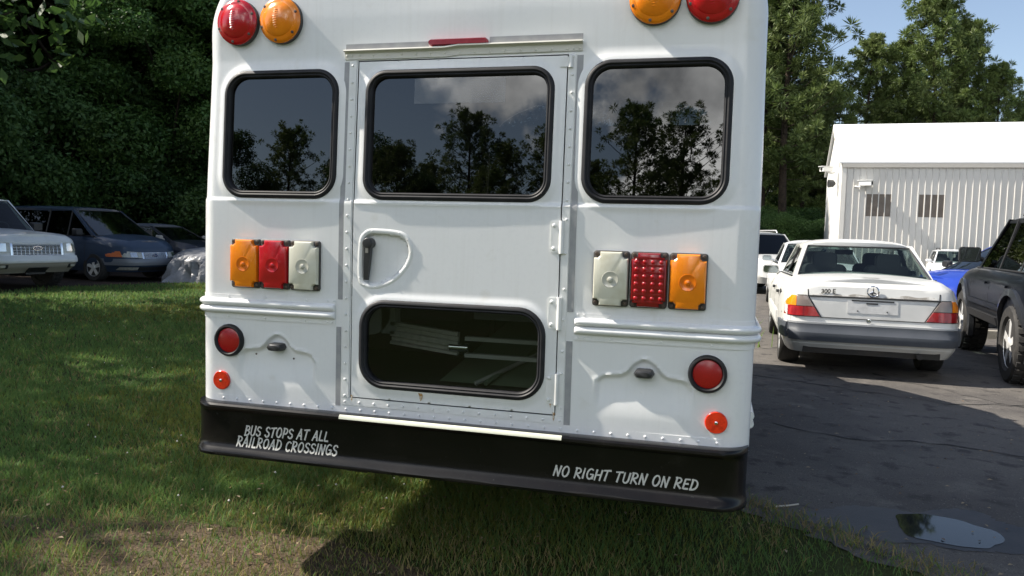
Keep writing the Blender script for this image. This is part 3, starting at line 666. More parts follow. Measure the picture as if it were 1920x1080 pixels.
EDGE = [(.95, 45), (.95, 20), (.85, 9.0), (.70, 4.0), (.80, 1.7), (1.05, 1.40), (1.40, 1.12), (1.78, .80), (2.3, .3), (3.2, -.5), (4.5, -2.2), (6, -6), (8, -40)]
am = MB(); ap = []
for (xa, ya), (xb, yb) in zip(EDGE, EDGE[1:]):
    n = max(1, int(math.dist((xa, ya), (xb, yb)) / .07)) if max(abs(ya), abs(yb)) < 21 else 8
    ap += [(xa + (xb - xa) * k / n + rnd.uniform(-.07, .07) * (1 if ya < 3 else .7), ya + (yb - ya) * k / n) for k in range(n)]
for (xa, ya), (xb, yb) in zip(ap, ap[1:]): am.add([(xa, ya, .006), (xb, yb, .006), (70, yb, .006), (70, ya, .006)], [(0, 1, 2, 3)])
tag(am.build('asphalt_lot', ASPH), kind='structure')
sheet('dirt_lot', rough_line([(-12.6, 4.5), (-12.3, 8), (-12.2, 10.2), (-11.6, 12.4), (-10.2, 13.6), (-9.4, 15), (-8.5, 20)], .25, .3) + [(-26, 24), (-26, 4.5)], .006, mat('dark_lot_dirt', (.045, .034, .028), .95, var=[(.8, (.075, .05, .038), .45, .65), (30, (.03, .024, .02), .5, .7)], bump=(30, .8, .03), spec=.1))
# bare scuffed soil where the grass is thin, behind the bus's left corner
pts = blob(-.95, -.12, 1.15, .40, 140, .16, 5)
sheet('bare_soil_path', pts, .004, DIRT)
pts = []
for k in range(72):
    a = 6.2832 * k / 72; e_ = 2 / 2.4; u = .225 * math.copysign(abs(math.cos(a)) ** e_, math.cos(a)); v = .20 * math.copysign(abs(math.sin(a)) ** e_, math.sin(a)); f = 1 + .05 * math.sin(3 * a + 1) + .04 * math.sin(5 * a) + .02 * math.sin(9 * a + 2)
    pts.append((2.095 + f * (.965 * u + .26 * v), 1.36 + f * (-.26 * u + .965 * v)))
wm = mat('puddle_water', (.012, .014, .02), .03, spec=.32)
sheet('puddle_water', pts, .011, wm)
damp = mat('damp_asphalt', (.045, .042, .042), .5, var=[(6, (.03, .03, .032), .4, .65), (140, (.05, .05, .05), .64, .72)], bump=(150, .4, .004), spec=.5)
pts = blob(2.02, 1.38, .50, .30, 150, .15, 21)
sheet('damp_asphalt', pts, .0085, damp)
# crack lines in the asphalt
crk = mat('crack_filler', (.014, .014, .014), .9)
for P in ([(1.3, 5.6), (1.9, 5.35), (2.4, 5.0), (3.0, 4.75), (3.6, 4.95), (4.6, 4.7), (6, 4.9)], [(2.6, 6.2), (3.1, 5.5), (3.5, 4.9), (4.4, 4.3)], [(1.4, 3.4), (1.9, 3.1), (2.6, 3.2), (3.3, 2.9)]):
    L = rough_line(P, .05, .12); w = [rnd.uniform(.004, .014) for _ in L]
    sheet('asphalt_crack', [(x, y + k) for (x, y), k in zip(L, w)] + [(x, y - k) for (x, y), k in reversed(list(zip(L, w)))], .0095, crk)

# ------------------------------------------------------------------ grass
def in_poly(x, y, P):
    c = np.zeros(len(x), bool)
    for (x1, y1), (x2, y2) in zip(P, P[1:] + P[:1]):
        k = ((y1 > y) != (y2 > y)) & (x < (x2 - x1) * (y - y1) / (y2 - y1 + 1e-12) + x1); c ^= k
    return c
def vnoise(x, y, s, seed):                       # cheap smooth noise 0..1
    r = np.random.default_rng(seed); o = np.zeros(len(x)); tot = 0
    for k in range(7):
        a = r.uniform(0, 6.28); f = s * 1.55 ** k * .6; w = .72 ** k; o += w * np.sin((x * math.cos(a) + y * math.sin(a)) * f + r.uniform(0, 6.28) + .8 * np.sin(f * .7 * (x * math.sin(a) - y * math.cos(a)))); tot += w
    return .5 + .5 * o / tot * 1.6
GMATS = [mat('grass_green', (.16, .25, .066), .55, trans=.45, spec=.25), mat('grass_dark', (.11, .20, .055), .55, trans=.42, spec=.25), mat('grass_yellow', (.17, .19, .04), .6, trans=.35, spec=.2), mat('grass_straw', (.30, .235, .11), .7, trans=.2, spec=.1)]
def blades(name, x, y, h, w, lean, mi, z=0.0):
    n = len(x); a = rng.uniform(0, 6.283, n); la = rng.uniform(0, 6.283, n); l = h * lean * rng.uniform(.3, 1.3, n)
    ux, uy = np.cos(a) * w, np.sin(a) * w; dx, dy = np.cos(la) * l, np.sin(la) * l
    V = np.zeros((n, 6, 3)); zz = np.zeros(n) + z
    V[:, 0] = np.c_[x - ux, y - uy, zz]; V[:, 1] = np.c_[x + ux, y + uy, zz]
    V[:, 2] = np.c_[x + ux * .75 + dx * .35, y + uy * .75 + dy * .35, zz + h * .6]; V[:, 3] = np.c_[x - ux * .75 + dx * .35, y - uy * .75 + dy * .35, zz + h * .6]
    V[:, 4] = np.c_[x + dx + ux * .1, y + dy + uy * .1, zz + h]; V[:, 5] = np.c_[x + dx - ux * .1, y + dy - uy * .1, zz + h]
    i = np.arange(n)[:, None] * 6; F = np.concatenate([i + np.array([0, 1, 2, 3]), i + np.array([3, 2, 4, 5])])
    return tag(mesh_np(name, V.reshape(-1, 3), F, GMATS, mi=np.concatenate([mi, mi])), kind='stuff')
def scatter(n, near, far):
    t = rng.uniform(0, 1, n); d = near * (far / near) ** t; a = rng.uniform(R(-14), R(56), n)   # azimuth left of +y from the camera
    return CAM[0] - np.sin(a) * d, CAM[1] + np.cos(a) * d, d
x, y, d = scatter(460000, 1.6, 22)
edge_x = np.interp(y, [-6, -2.2, -.5, .35, .84, 1.16, 1.42, 1.7, 4, 9, 45], [6, 4.5, 3.2, 2.35, 1.83, 1.45, 1.05, .80, .7, .85, .95])
keep = (x < edge_x + .05 + rng.normal(0, .10, len(x))) & ~((x < np.interp(y, [4.5, 8, 10.2, 12.4, 13.6, 15, 20], [-12.6, -12.3, -12.2, -11.6, -10.2, -9.4, -8.5]) + rng.normal(0, .25, len(x))) & (y > 4.5) & (y < 24)) & ~((np.abs(x) < .9) & (y > 2.2))
nb = vnoise(x, y, 2.4, 1); n2 = vnoise(x, y, 6.0, 2); n3 = vnoise(x, y, 1.0, 3)
soil = np.exp(-(((x + .75) / 2.0) ** 2 + ((y + .05) / .62) ** 2))       # worn area
worn = np.clip(1.15 * soil + .5 * (n2 - .5), 0, 1)
keep &= rng.uniform(0, 1, len(x)) > worn * .74
keep &= ~((x > .2) & (rng.uniform(0, 1, len(x)) > np.clip(.62 - .38 * (x - .2), .12, 1)))
x, y, d, nb, n2, n3, worn = (k[keep] for k in (x, y, d, nb, n2, n3, worn))
u = rng.uniform(0, 1, len(x)); mi = np.where(u < .25 + .5 * (nb - .3), 0, 1); u2 = rng.uniform(0, 1, len(x))
mi = np.where(u2 < np.clip((n3 - .50) * 1.6, 0, .7) + .05, 2, mi); mi = np.where(rng.uniform(0, 1, len(x)) < .035 + .34 * worn, 3, mi)
h = .86 * (.028 + .036 * nb + .02 * rng.uniform(0, 1, len(x))) * (1 - .35 * worn) * np.interp(d, [1.5, 8, 18], [.9, 1.0, 1.2])
blades('lawn_grass', x, y, h, np.interp(d, [1.5, 5, 22], [.0016, .0026, .0105]) * rng.uniform(.7, 1.4, len(x)), .75, mi)
# straw-coloured clippings and taller tufts
n = 2600; x = rng.uniform(-2.6, 1.4, n); y = rng.uniform(-1.0, 1.2, n); k = rng.uniform(0, 1, n) < .8
blades('tall_grass', x[k], y[k], rng.uniform(.03, .085, k.sum()), rng.uniform(.001, .002, k.sum()), 1.0, rng.choice([0, 2, 3, 3], k.sum()))
tx = rng.uniform(-3.2, -.6, 60); ty = rng.uniform(-1.1, -.1, 60); x = np.repeat(tx, 40) + rng.normal(0, .035, 2400); y = np.repeat(ty, 40) + rng.normal(0, .035, 2400)
blades('grass_tufts', x, y, rng.uniform(.04, .10, 2400), rng.uniform(.0012, .0024, 2400), .8, rng.choice([0, 0, 2, 3], 2400))
# tufts along the asphalt edge
ex = np.array([1.05, 1.18, 1.30, 1.38, 1.46, 1.55, 1.63, 1.70, 1.80, 1.92, 2.0, 2.08, 1.24, 1.34]); ey = np.array([1.62, 1.52, 1.42, 1.36, 1.28, 1.16, 1.19, 1.08, .98, .86, .84, .8, 1.06, .95])
x = np.repeat(ex, 90) + rng.normal(-.08, .08, 1260); y = np.repeat(ey, 90) + rng.normal(-.01, .07, 1260)
blades('edge_grass', x, y, rng.uniform(.02, .055, 1260), rng.uniform(.0012, .0028, 1260), 1.1, rng.choice([0, 2, 3, 3], 1260), .004)
x = rng.normal(1.0, .22, 900); y = rng.uniform(7.5, 10.5, 900)
blades('kerb_weeds', x, y, rng.uniform(.08, .3, 900), rng.uniform(.006, .012, 900), .7, rng.choice([0, 0, 2], 900))
# clover heads
n = 85; d = 3.6 * (13 / 3.6) ** rng.uniform(0, 1, n); a = rng.uniform(R(17), R(50), n); x = CAM[0] - np.sin(a) * d; y = CAM[1] + np.cos(a) * d
k = (y > .3) & (vnoise(x, y, 1.6, 9) > .45); x, y, d = x[k], y[k], d[k]; n = len(x)
oc = np.array([(1, 0, 0), (0, 1, 0), (-1, 0, 0), (0, -1, 0), (0, 0, 1), (0, 0, -.6)]); of = np.array([(0, 1, 4), (1, 2, 4), (2, 3, 4), (3, 0, 4), (1, 0, 5), (2, 1, 5), (3, 2, 5), (0, 3, 5)])
V = (np.c_[x, y, rng.uniform(.05, .085, n)][:, None] + oc[None] * rng.uniform(.005, .009, n)[:, None, None]).reshape(-1, 3); F = (np.arange(n)[:, None, None] * 6 + of[None]).reshape(-1, 3)
tag(mesh_np('clover_flowers', V, F, mat('clover_white', (.62, .60, .55), .7)), kind='stuff')
n = 420; x = np.r_[rng.uniform(-2.6, 1.6, 260), rng.uniform(1.0, 3.4, 160)]; y = np.r_[rng.uniform(-.6, 1.6, 260), rng.uniform(.6, 5.0, 160)]
a = rng.uniform(0, 6.28, n); s0 = rng.uniform(.006, .017, n); zz = np.where(x > np.interp(y, [-.5, .35, .84, 1.16, 1.42, 1.7, 4], [3.2, 2.35, 1.83, 1.45, 1.05, .8, .7]), .014, rng.uniform(.02, .05, n)); V = np.zeros((n, 4, 3))
for k, (p, q_, h_) in enumerate(((-1, 0, 0), (0, -.5, .004), (1, 0, .002), (0, .5, .006))): V[:, k] = np.c_[x + s0 * (p * np.cos(a) - q_ * np.sin(a)), y + s0 * (p * np.sin(a) + q_ * np.cos(a)), zz + h_]
tag(mesh_np('leaf_litter', V.reshape(-1, 3), np.arange(n * 4).reshape(n, 4), [mat('dead_leaf_brown', (.16, .095, .045), .8), mat('dead_leaf_pale', (.30, .23, .14), .8)], mi=rng.integers(0, 2, n)), kind='stuff')
# a dropped straw near the asphalt edge
s_ = MB(); s_.tube([(1.31, 1.42, .014), (1.37, 1.45, .016), (1.43, 1.50, .014)], .0045, 6); tag(s_.build('twig', mat('bleached_twig', (.5, .46, .38), .7)), 'pale bleached twig lying at the edge of the asphalt by the bus', 'twig')

# ------------------------------------------------------------------ metal building
bld = thing('metal_building', 'white ribbed metal warehouse with a bright sloping roof behind the parked cars', 'building', (6.04, 33.27, 0), R(-2.6))
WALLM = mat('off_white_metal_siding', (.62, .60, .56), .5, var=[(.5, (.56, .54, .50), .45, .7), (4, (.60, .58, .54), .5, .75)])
ROOFM = mat('white_metal_roof', (.80, .80, .79), .45)
RIBM = mat('cream_rib', (.74, .71, .65), .5)
LB, EH, RH, DP = 46.0, 4.88, 7.0, 7.6; HR = 3.9
w = MB(); xs_ = []; k = 0; x = 0
prof = []
while x < LB:
    prof += [(x, 0), (x + .185, 0), (x + .205, -.035), (x + .235, -.035), (x + .252, 0)]; x += .252
w.rings([[(a, b, z) for a, b in prof] for z in (0, EH - .12)], closed=False, cap0=False, cap1=False); w.build('front_wall', WALLM, bld)
w = MB(); w.add([(0, 0, 0), (0, DP, 0), (0, DP, EH), (0, HR, RH), (0, 0, EH)], [(0, 1, 2, 3, 4)]); w.add([(LB, 0, 0), (LB, DP, 0), (LB, DP, EH), (LB, HR, RH), (LB, 0, EH)], [(0, 1, 2, 3, 4)]); w.add([(0, DP, 0), (LB, DP, 0), (LB, DP, EH), (0, DP, EH)], [(0, 1, 2, 3)])
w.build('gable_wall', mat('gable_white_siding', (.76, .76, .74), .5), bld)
w = MB()
for y0, z0, y1, z1 in ((-.10, EH - .02, HR, RH), (DP + .1, EH - .02, HR, RH)):
    w.rings([[(x, y0, z0), (x, y1, z1), (x, y1, z1 + .07), (x, y0, z0 + .07)] for x in (-.14, LB + .14)])
rf = w.build('roof', ROOFM, bld)
w = MB(); w.rings([[(x, -.10, EH - .20), (x, -.10, EH - .03), (x, -.02, EH - .03), (x, -.02, EH - .20)] for x in (-.03, LB)]); w.build('eave_trim', mat('beige_trim', (.50, .47, .42), .5), bld)
w = MB(); w.rings([[(x, y, z) for x, y in ((-.02, -.045), (.16, -.045), (.16, .02), (-.02, .02))] for z in (0, EH - .2)]); w.build('corner_trim', RIBM, bld)
w = MB(); w.rings([[(-.15, y0, z0), (-.15, y1, z1), (-.15, y1, z1 - .22), (-.15, y0, z0 - .22)] for y0, z0, y1, z1 in ((-.1, EH, HR, RH + .02),) ] + [[(-.11, y0, z0), (-.11, y1, z1), (-.11, y1, z1 - .22), (-.11, y0, z0 - .22)] for y0, z0, y1, z1 in ((-.1, EH, HR, RH + .02),)]); w.build('rake_trim', RIBM, bld)
PANEL = mat('brown_translucent_panel', (.12, .095, .075), .45, var=[(3, (.17, .14, .115), .4, .7)])
for x0, x1 in ((1.01, 2.02), (3.03, 4.04)):
    p = MB(); pr = [(x0 + a, b) for a, b in [(q[0], q[1]) for q in prof if q[0] < x1 - x0 - .01]]
    p.rings([[(a, b - .006 if b > -.01 else b - .0, z) for a, b in pr] for z in (2.62, 3.56)], closed=False, cap0=False, cap1=False)
    p.build('window_panel', PANEL, bld, fn=lambda a, b, z: (a, b - .004 if b > -.02 else b + .004, z))
def camera_box(loc, rz):
    c_ = thing('security_camera', '', 'camera', loc, rz); b = MB(); b.box((0, -.45, 0), (.26, .5, .2)); b.box((0, -.45, .12), (.32, .62, .03)); b.build('camera_housing', mat('camera_white', (.75, .75, .73), .4), c_)
    b = MB(); b.tube([(0, 0, -.12), (0, -.2, -.16), (0, -.4, -.1)], .035, 8); b.build('camera_bracket', mat('camera_white', (.75, .75, .73), .4), c_)
    b = MB(); b.lathe([(.07, 0), (.07, -.02), (.02, -.02)], (0, -.70, 0), 'y', 14); b.build('camera_lens', DARK, c_); return c_
c1 = camera_box((6.55, 33.2, 4.0), R(62)); c1['label'] = 'white security camera on the ribbed front wall of the warehouse'
c2 = camera_box((5.98, 35.2, 4.75), R(-60)); c2['label'] = 'white security camera high on the warehouse gable end'
fl = thing('flood_lamp', 'dark round flood lamp on the warehouse gable under its camera', 'lamp', (5.98, 34.8, 4.1), R(-80)); b = MB(); b.lathe([(.05, 0), (.16, -.1), (.18, -.3), (.17, -.3), (.02, -.26)], (0, 0, 0), 'y', 16); b.build('lamp_hood', BLACKM, fl, 40)
fb = thing('far_building', 'pale building glimpsed between the pine trunks beyond the lot', 'building', (6.5, 74, 0)); b = MB(); b.box((0, 4, 4.0), (14, 8, 8.0)); b.build('wall', mat('far_cream_wall', (.7, .64, .55), .6), fb)
b = MB(); b.rings([[(x, 0 - .4, 8.0), (x, 4, 9.6), (x, 8.4, 8.0)] for x in (-7.3, 7.3)]); b.build('roof', mat('far_roof', (.5, .48, .45), .6), fb)
for k in range(4):
    b = MB(); b.box((-4.8 + 3.0 * k, -.02, 5.4), (1.1, .06, 1.4)); b.build('window', mat('far_window', (.05, .05, .06), .1), fb)
# ------------------------------------------------------------------ trees
def leaves(cen, rad, n, size, rng_, flat=.75, shell=.55):
    """n leaf quads spread in blobs cen (k,3) of radius rad (k,)"""
    k = rng_.choice(len(cen), n, p=rad ** 2 / (rad ** 2).sum()); d = rng_.normal(size=(n, 3)); d /= np.linalg.norm(d, axis=1)[:, None]
    r = rng_.uniform(shell ** 3, 1, n) ** (1 / 3) * rng_.uniform(.75, 1.1, n); P = cen[k] + d * (rad[k] * r)[:, None] * np.array([1, 1, flat])
    nrm = d * .6 + rng_.normal(size=(n, 3)) * .6 + np.array([0, 0, .4]); nrm /= np.linalg.norm(nrm, axis=1)[:, None]
    a = np.cross(nrm, rng_.normal(size=(n, 3))); a /= np.linalg.norm(a, axis=1)[:, None]; b = np.cross(nrm, a)
    s = size * rng_.uniform(.55, 1.35, n)[:, None]; a = a * s; b = b * s * .55
    V = np.stack([P - a, P - b * .9 + a * .1, P + a, P + b], 1).reshape(-1, 3); F = np.arange(n * 4).reshape(n, 4); return V, F
LEAF = [mat('leaf_green', (.050, .105, .024), .5, trans=.35, spec=.3, objvar=.3, var=[(.55, (.075, .13, .030), .42, .65), (1.7, (.028, .068, .016), .5, .7)]),
        mat('leaf_light_green', (.085, .155, .045), .5, trans=.4, spec=.3, objvar=.2, var=[(.8, (.06, .12, .034), .42, .65)]),
        mat('pine_needles', (.115, .165, .045), .5, trans=.28, spec=.3, objvar=.15, var=[(.45, (.15, .19, .06), .42, .62), (1.5, (.07, .105, .03), .5, .68)])]
BARK = mat('bark', (.055, .042, .032), .9, var=[(6, (.03, .024, .02), .45, .65)], bump=(14, .8, .03), spec=.1)
def limb_tree(name_, H, Wd, seed, n, size, leafm, base=.18, blobs=46, lean=0):
    r = np.random.default_rng(seed); root = thing(name_, '', 'tree'); tm = MB(); cen, rad = [], []
    tr = [(.25 * math.sin(z * .6 + seed) + lean * z * z / H, .25 * math.cos(z * .5 + seed), z) for z in np.linspace(-.1, H * .86, 9)]
    tm.tube(tr, list(np.linspace(H * .026, .03, 9)), 8)
    for b in range(blobs):
        t = base + (1 - base) * (b + r.uniform(0, 1)) / blobs; z = H * t
        env = Wd * (math.sin(math.pi * min(1, (t - base) / (1 - base) * .86 + .13)) ** .75) * r.uniform(.35, 1.05); env = float(env); a = b * 2.39996 + r.uniform(-.5, .5)
        i = min(8, int(t / .86 * 8)); o = Vector(tr[max(0, i - 1)]); p = Vector((tr[min(i, 8)][0] + env * math.cos(a), tr[min(i, 8)][1] + env * math.sin(a), z + r.uniform(-.4, .5)))
        mid = (o + p) / 2 + Vector((0, 0, -.12 * env))
        if o.z > .3: tm.tube([o, mid, p], [H * .009, H * .005, .012], 5)
        for q in range(2):
            cen.append(p + Vector(r.normal(0, .38 * Wd / 3, 3).tolist())); rad.append(r.uniform(.4, 1.2) * Wd / 3.3)
    tm.build('trunk', BARK, root, 60)
    V, F = leaves(np.array([tuple(c) for c in cen]), np.array(rad), n, size, r); mesh_np('crown', V, F, leafm, root); return root
def pine_tree(H, seed, n_t=330, base=.34, spread=3.4, per=62):
    r = np.random.default_rng(seed); root = thing('pine_tree', '', 'tree'); tm = MB()
    tr = [(.18 * math.sin(z * .25 + seed), .18 * math.cos(z * .2 + seed), z) for z in np.linspace(-.1, H * .985, 12)]; tm.tube(tr, list(np.linspace(H * .016, .03, 12)), 8)
    zt = np.array([p[2] for p in tr]); T = []; nb = n_t // 6
    for b in range(nb):
        t = base + (1 - base) * ((b + r.uniform(0, 1)) / nb) ** .92; z = float(H * t); t = float(t); k = (t - base) / (1 - base)
        L = float(spread * (1 - k ** 1.7) ** .8 * r.uniform(.5, 1.15) + .45); k = float(k); z = float(z); a = b * 2.39996 + r.uniform(-.6, .6); o = Vector((np.interp(z, zt, [p[0] for p in tr]), np.interp(z, zt, [p[1] for p in tr]), z))
        up = .15 + .75 * k; d = Vector((math.cos(a), math.sin(a), up)); path = [o, o + d * L * .5 + Vector((0, 0, -.05 * L)), o + d * L]
        tm.tube(path, [.012 + .02 * (1 - k) * H / 15, .02, .008], 5)
        for q in range(6):
            u = (.35 + .13 * q + r.uniform(-.05, .05)); T.append(tuple(o + d * (L * float(min(1.05, u))) + Vector(r.normal(0, .16 * L ** .6, 3).tolist()) + Vector((0, 0, .12))))
    tm.build('trunk', BARK, root, 60)
    T = np.array(T); n = len(T) * per; k = np.repeat(np.arange(len(T)), per); d = r.normal(size=(n, 3)) + np.array([0, 0, .45]); d /= np.linalg.norm(d, axis=1)[:, None]
    rad = r.uniform(.28, .52, len(T))[k] * H / 17; P0 = T[k] + d * (rad * .15)[:, None]; P1 = T[k] + d * (rad * r.uniform(.75, 1.15, n))[:, None]
    s = np.cross(d, r.normal(size=(n, 3))); s /= np.linalg.norm(s, axis=1)[:, None]; s *= .030 * H / 17; m_ = P0 * .45 + P1 * .55
    V = np.stack([P0, m_ - s, P1, m_ + s], 1).reshape(-1, 3); mesh_np('crown', V, np.arange(n * 4).reshape(n, 4), LEAF[2], root); return root
protoB = [limb_tree('broadleaf_tree', 13, 4.6, 11, 95000, .075, LEAF[0], .14, 27), limb_tree('broadleaf_tree', 11, 4.2, 23, 90000, .072, LEAF[0], .08, 25), limb_tree('broadleaf_tree', 15, 5.0, 31, 100000, .078, LEAF[0], .2, 29)]
protoP = [pine_tree(19, 3, 600, .26, 3.7), pine_tree(17, 8, 580, .2, 4.0), pine_tree(21, 14, 640, .24, 3.7)]
cedar = pine_tree(11, 21, 640, .05, 3.0, 46)
protoS = [limb_tree('bush', 3.4, 2.6, 41, 34000, .055, LEAF[1], .05, 26), limb_tree('bush', 2.6, 2.3, 47, 30000, .055, LEAF[0], .03, 24)]
shade = limb_tree('broadleaf_tree', 8.6, 3.3, 57, 6200, .11, LEAF[0], .22, 34)
used = set()
def put(proto, x, y, sc, rz, label, group, cat='tree'):
    if id(proto) in used: o = copy_tree(proto)
    else: used.add(id(proto)); o = proto
    o.location = (x, y, 0); o.rotation_euler = (0, 0, rz); o.scale = (sc, sc, sc * 1.0); o['label'] = label; o['category'] = cat; o['group'] = group; return o
WL = 'tall dark leafy tree in the shaded wood behind the left row of cars'; GW = 'trees of the wood on the left'
tr_ = random.Random(12)
def polar(az, d): return CAM[0] - math.sin(R(az)) * d, CAM[1] + math.cos(R(az)) * d
for i, (az, d, pk, sc) in enumerate([(55, 29, 1, 1.0), (51.5, 33, 0, 1.05), (48.5, 28, 1, .95), (46, 34, 2, .95), (43.5, 29, 0, .95), (41, 32, 1, 1.15), (38.5, 28.5, 1, .95), (36.5, 33, 2, .9), (34, 29, 0, .9), (31, 34, 1, 1.1),
     (27, 30, 0, 1), (22, 33, 2, .9), (53, 40, 2, 1.1), (47.5, 42, 2, 1.15), (44, 41, 0, 1.3), (40, 42, 2, 1.1), (36.5, 41, 2, 1.15), (32, 42, 0, 1.2), (17, 36, 1, 1.1), (12, 38, 0, 1.1), (6, 42, 2, 1.0), (50, 50, 2, 1.3), (42, 52, 2, 1.3), (37, 50, 2, 1.3)]):
    x, y = polar(az, d * 1.13); put(protoB[pk], x, y, sc * 1.1, tr_.uniform(0, 6.28), WL, GW)
GB = 'undergrowth behind the left row of cars'
for i, (az, d, pk, sc) in enumerate([(47.5, 25.0, 0, 1.25), (44.6, 25.5, 0, 1.15), (41.8, 25.5, 1, 1.2), (37, 25.5, 1, 1.1), (43, 27.5, 0, 1.5), (33, 25, 1, 1.1), (53.5, 25.5, 1, 1.3), (30, 26, 0, 1.2)]):
    x, y = polar(az, d * 1.16); put(protoS[pk], x, y, sc * 1.12, tr_.uniform(0, 6.28), 'lighter green leafy bush spreading above the roofs of the left cars' if pk == 0 else 'low dark leafy bush behind the left row of parked cars', GB, 'bush')
for dx, yy, pk, sc in ((.05, 63, 0, .8), (.075, 66, 1, .9), (.10, 62, 0, .75), (.13, 66, 1, .85)):
    put(protoB[pk], CAM[0] + dx * yy, CAM[1] + yy, sc, tr_.uniform(0, 6.28), 'leafy tree in the gap between the bus and the warehouse, behind the pines', 'leafy trees behind the pines')
GP = 'pine trees behind the white warehouse'
for i, (dx, yy, pk, sc) in enumerate([(.052, 52, 2, 1.0), (.076, 50, 0, 1.05), (.118, 58, 1, .72), (.163, 57, 0, .78), (.20, 58, 1, .86), (.236, 56, 0, .92), (.268, 57, 2, .74), (.300, 56, 1, .74), (.332, 58, 0, .56), (.365, 58, 1, .58), (.182, 66, 2, .62), (.218, 68, 1, .80), (.255, 67, 0, .70), (.318, 70, 1, .60), (.145, 66, 0, .52), (.038, 60, 2, .95), (.40, 60, 1, .65), (.10, 54, 1, .72), (.02, 55, 0, 1.05)]):
    put(protoP[pk], CAM[0] + dx * yy, CAM[1] + yy, sc, tr_.uniform(0, 6.28), 'tall sunlit pine tree rising behind the white metal warehouse' if dx > .15 else 'tall pine tree left of the warehouse, beside the right edge of the bus', GP)
for i, (dx, yy, pk, sc) in enumerate([(.078, 44, 0, .72), (.092, 46, 1, .9), (.108, 45, 0, .66), (.12, 47, 1, .9), (.062, 45, 1, .9), (.10, 50, 0, .85), (.045, 46, 0, .8)]):
    put(protoS[pk], CAM[0] + dx * yy, CAM[1] + yy, sc, tr_.uniform(0, 6.28), 'dark shrub under the pines left of the warehouse', 'shrubs under the pines', 'bush')
for x, y, sc in ((-24.0, 13.6, .95), (-21.5, 9.6, .8)):
    put(protoB[0], x, y, sc, tr_.uniform(0, 6.28), 'tree at the near end of the wood, casting shade over the left cars', GW)
# trees behind the photographer (mirrored in the bus windows) and the ones on the left that shade the lawn
GR = 'trees on the far side of the road, mirrored in the bus windows'
CD = [cedar]
for x, y, pk, sc, P_ in [(-30, -22, 0, .95, protoB), (-25, -23, 2, .85, protoB), (-21, -26, 1, .9, protoB), (-17.5, -28, 0, .86, CD), (-14.6, -29, 1, .84, protoB), (-11.6, -26, 0, .74, CD), (-10, -30, 0, .98, CD), (-8.0, -27, 0, .66, CD), (-6.0, -30, 0, .90, CD), (-4.0, -26, 0, .62, CD), (-2.6, -29, 0, .97, CD), (-.6, -31, 0, 1.0, CD), (1.4, -27, 0, .66, CD), (-9.2, -33, 0, .9, CD), (-5, -33, 0, .82, CD), (-1.4, -34, 0, .85, CD), (-13, -33, 0, .8, CD), (3.6, -28, 0, .82, CD), (7, -30, 1, .8, protoB), (11, -28, 0, .8, protoB)]:
    put(P_[pk], x, y, sc * .86, tr_.uniform(0, 6.28), 'tree standing behind the viewer, seen mirrored in the bus windows', GR)
for x, y, pk, sc in [(-10.4, .7, 0, 1.06), (-11.5, 4.2, 0, 1.2), (-14.4, 5.2, 0, 1.35), (-15.5, 1.2, 0, 1.1)]:
    put(shade, x, y, sc, tr_.uniform(0, 6.28), 'broad shade tree at the left edge of the lawn', 'shade trees beside the lawn')
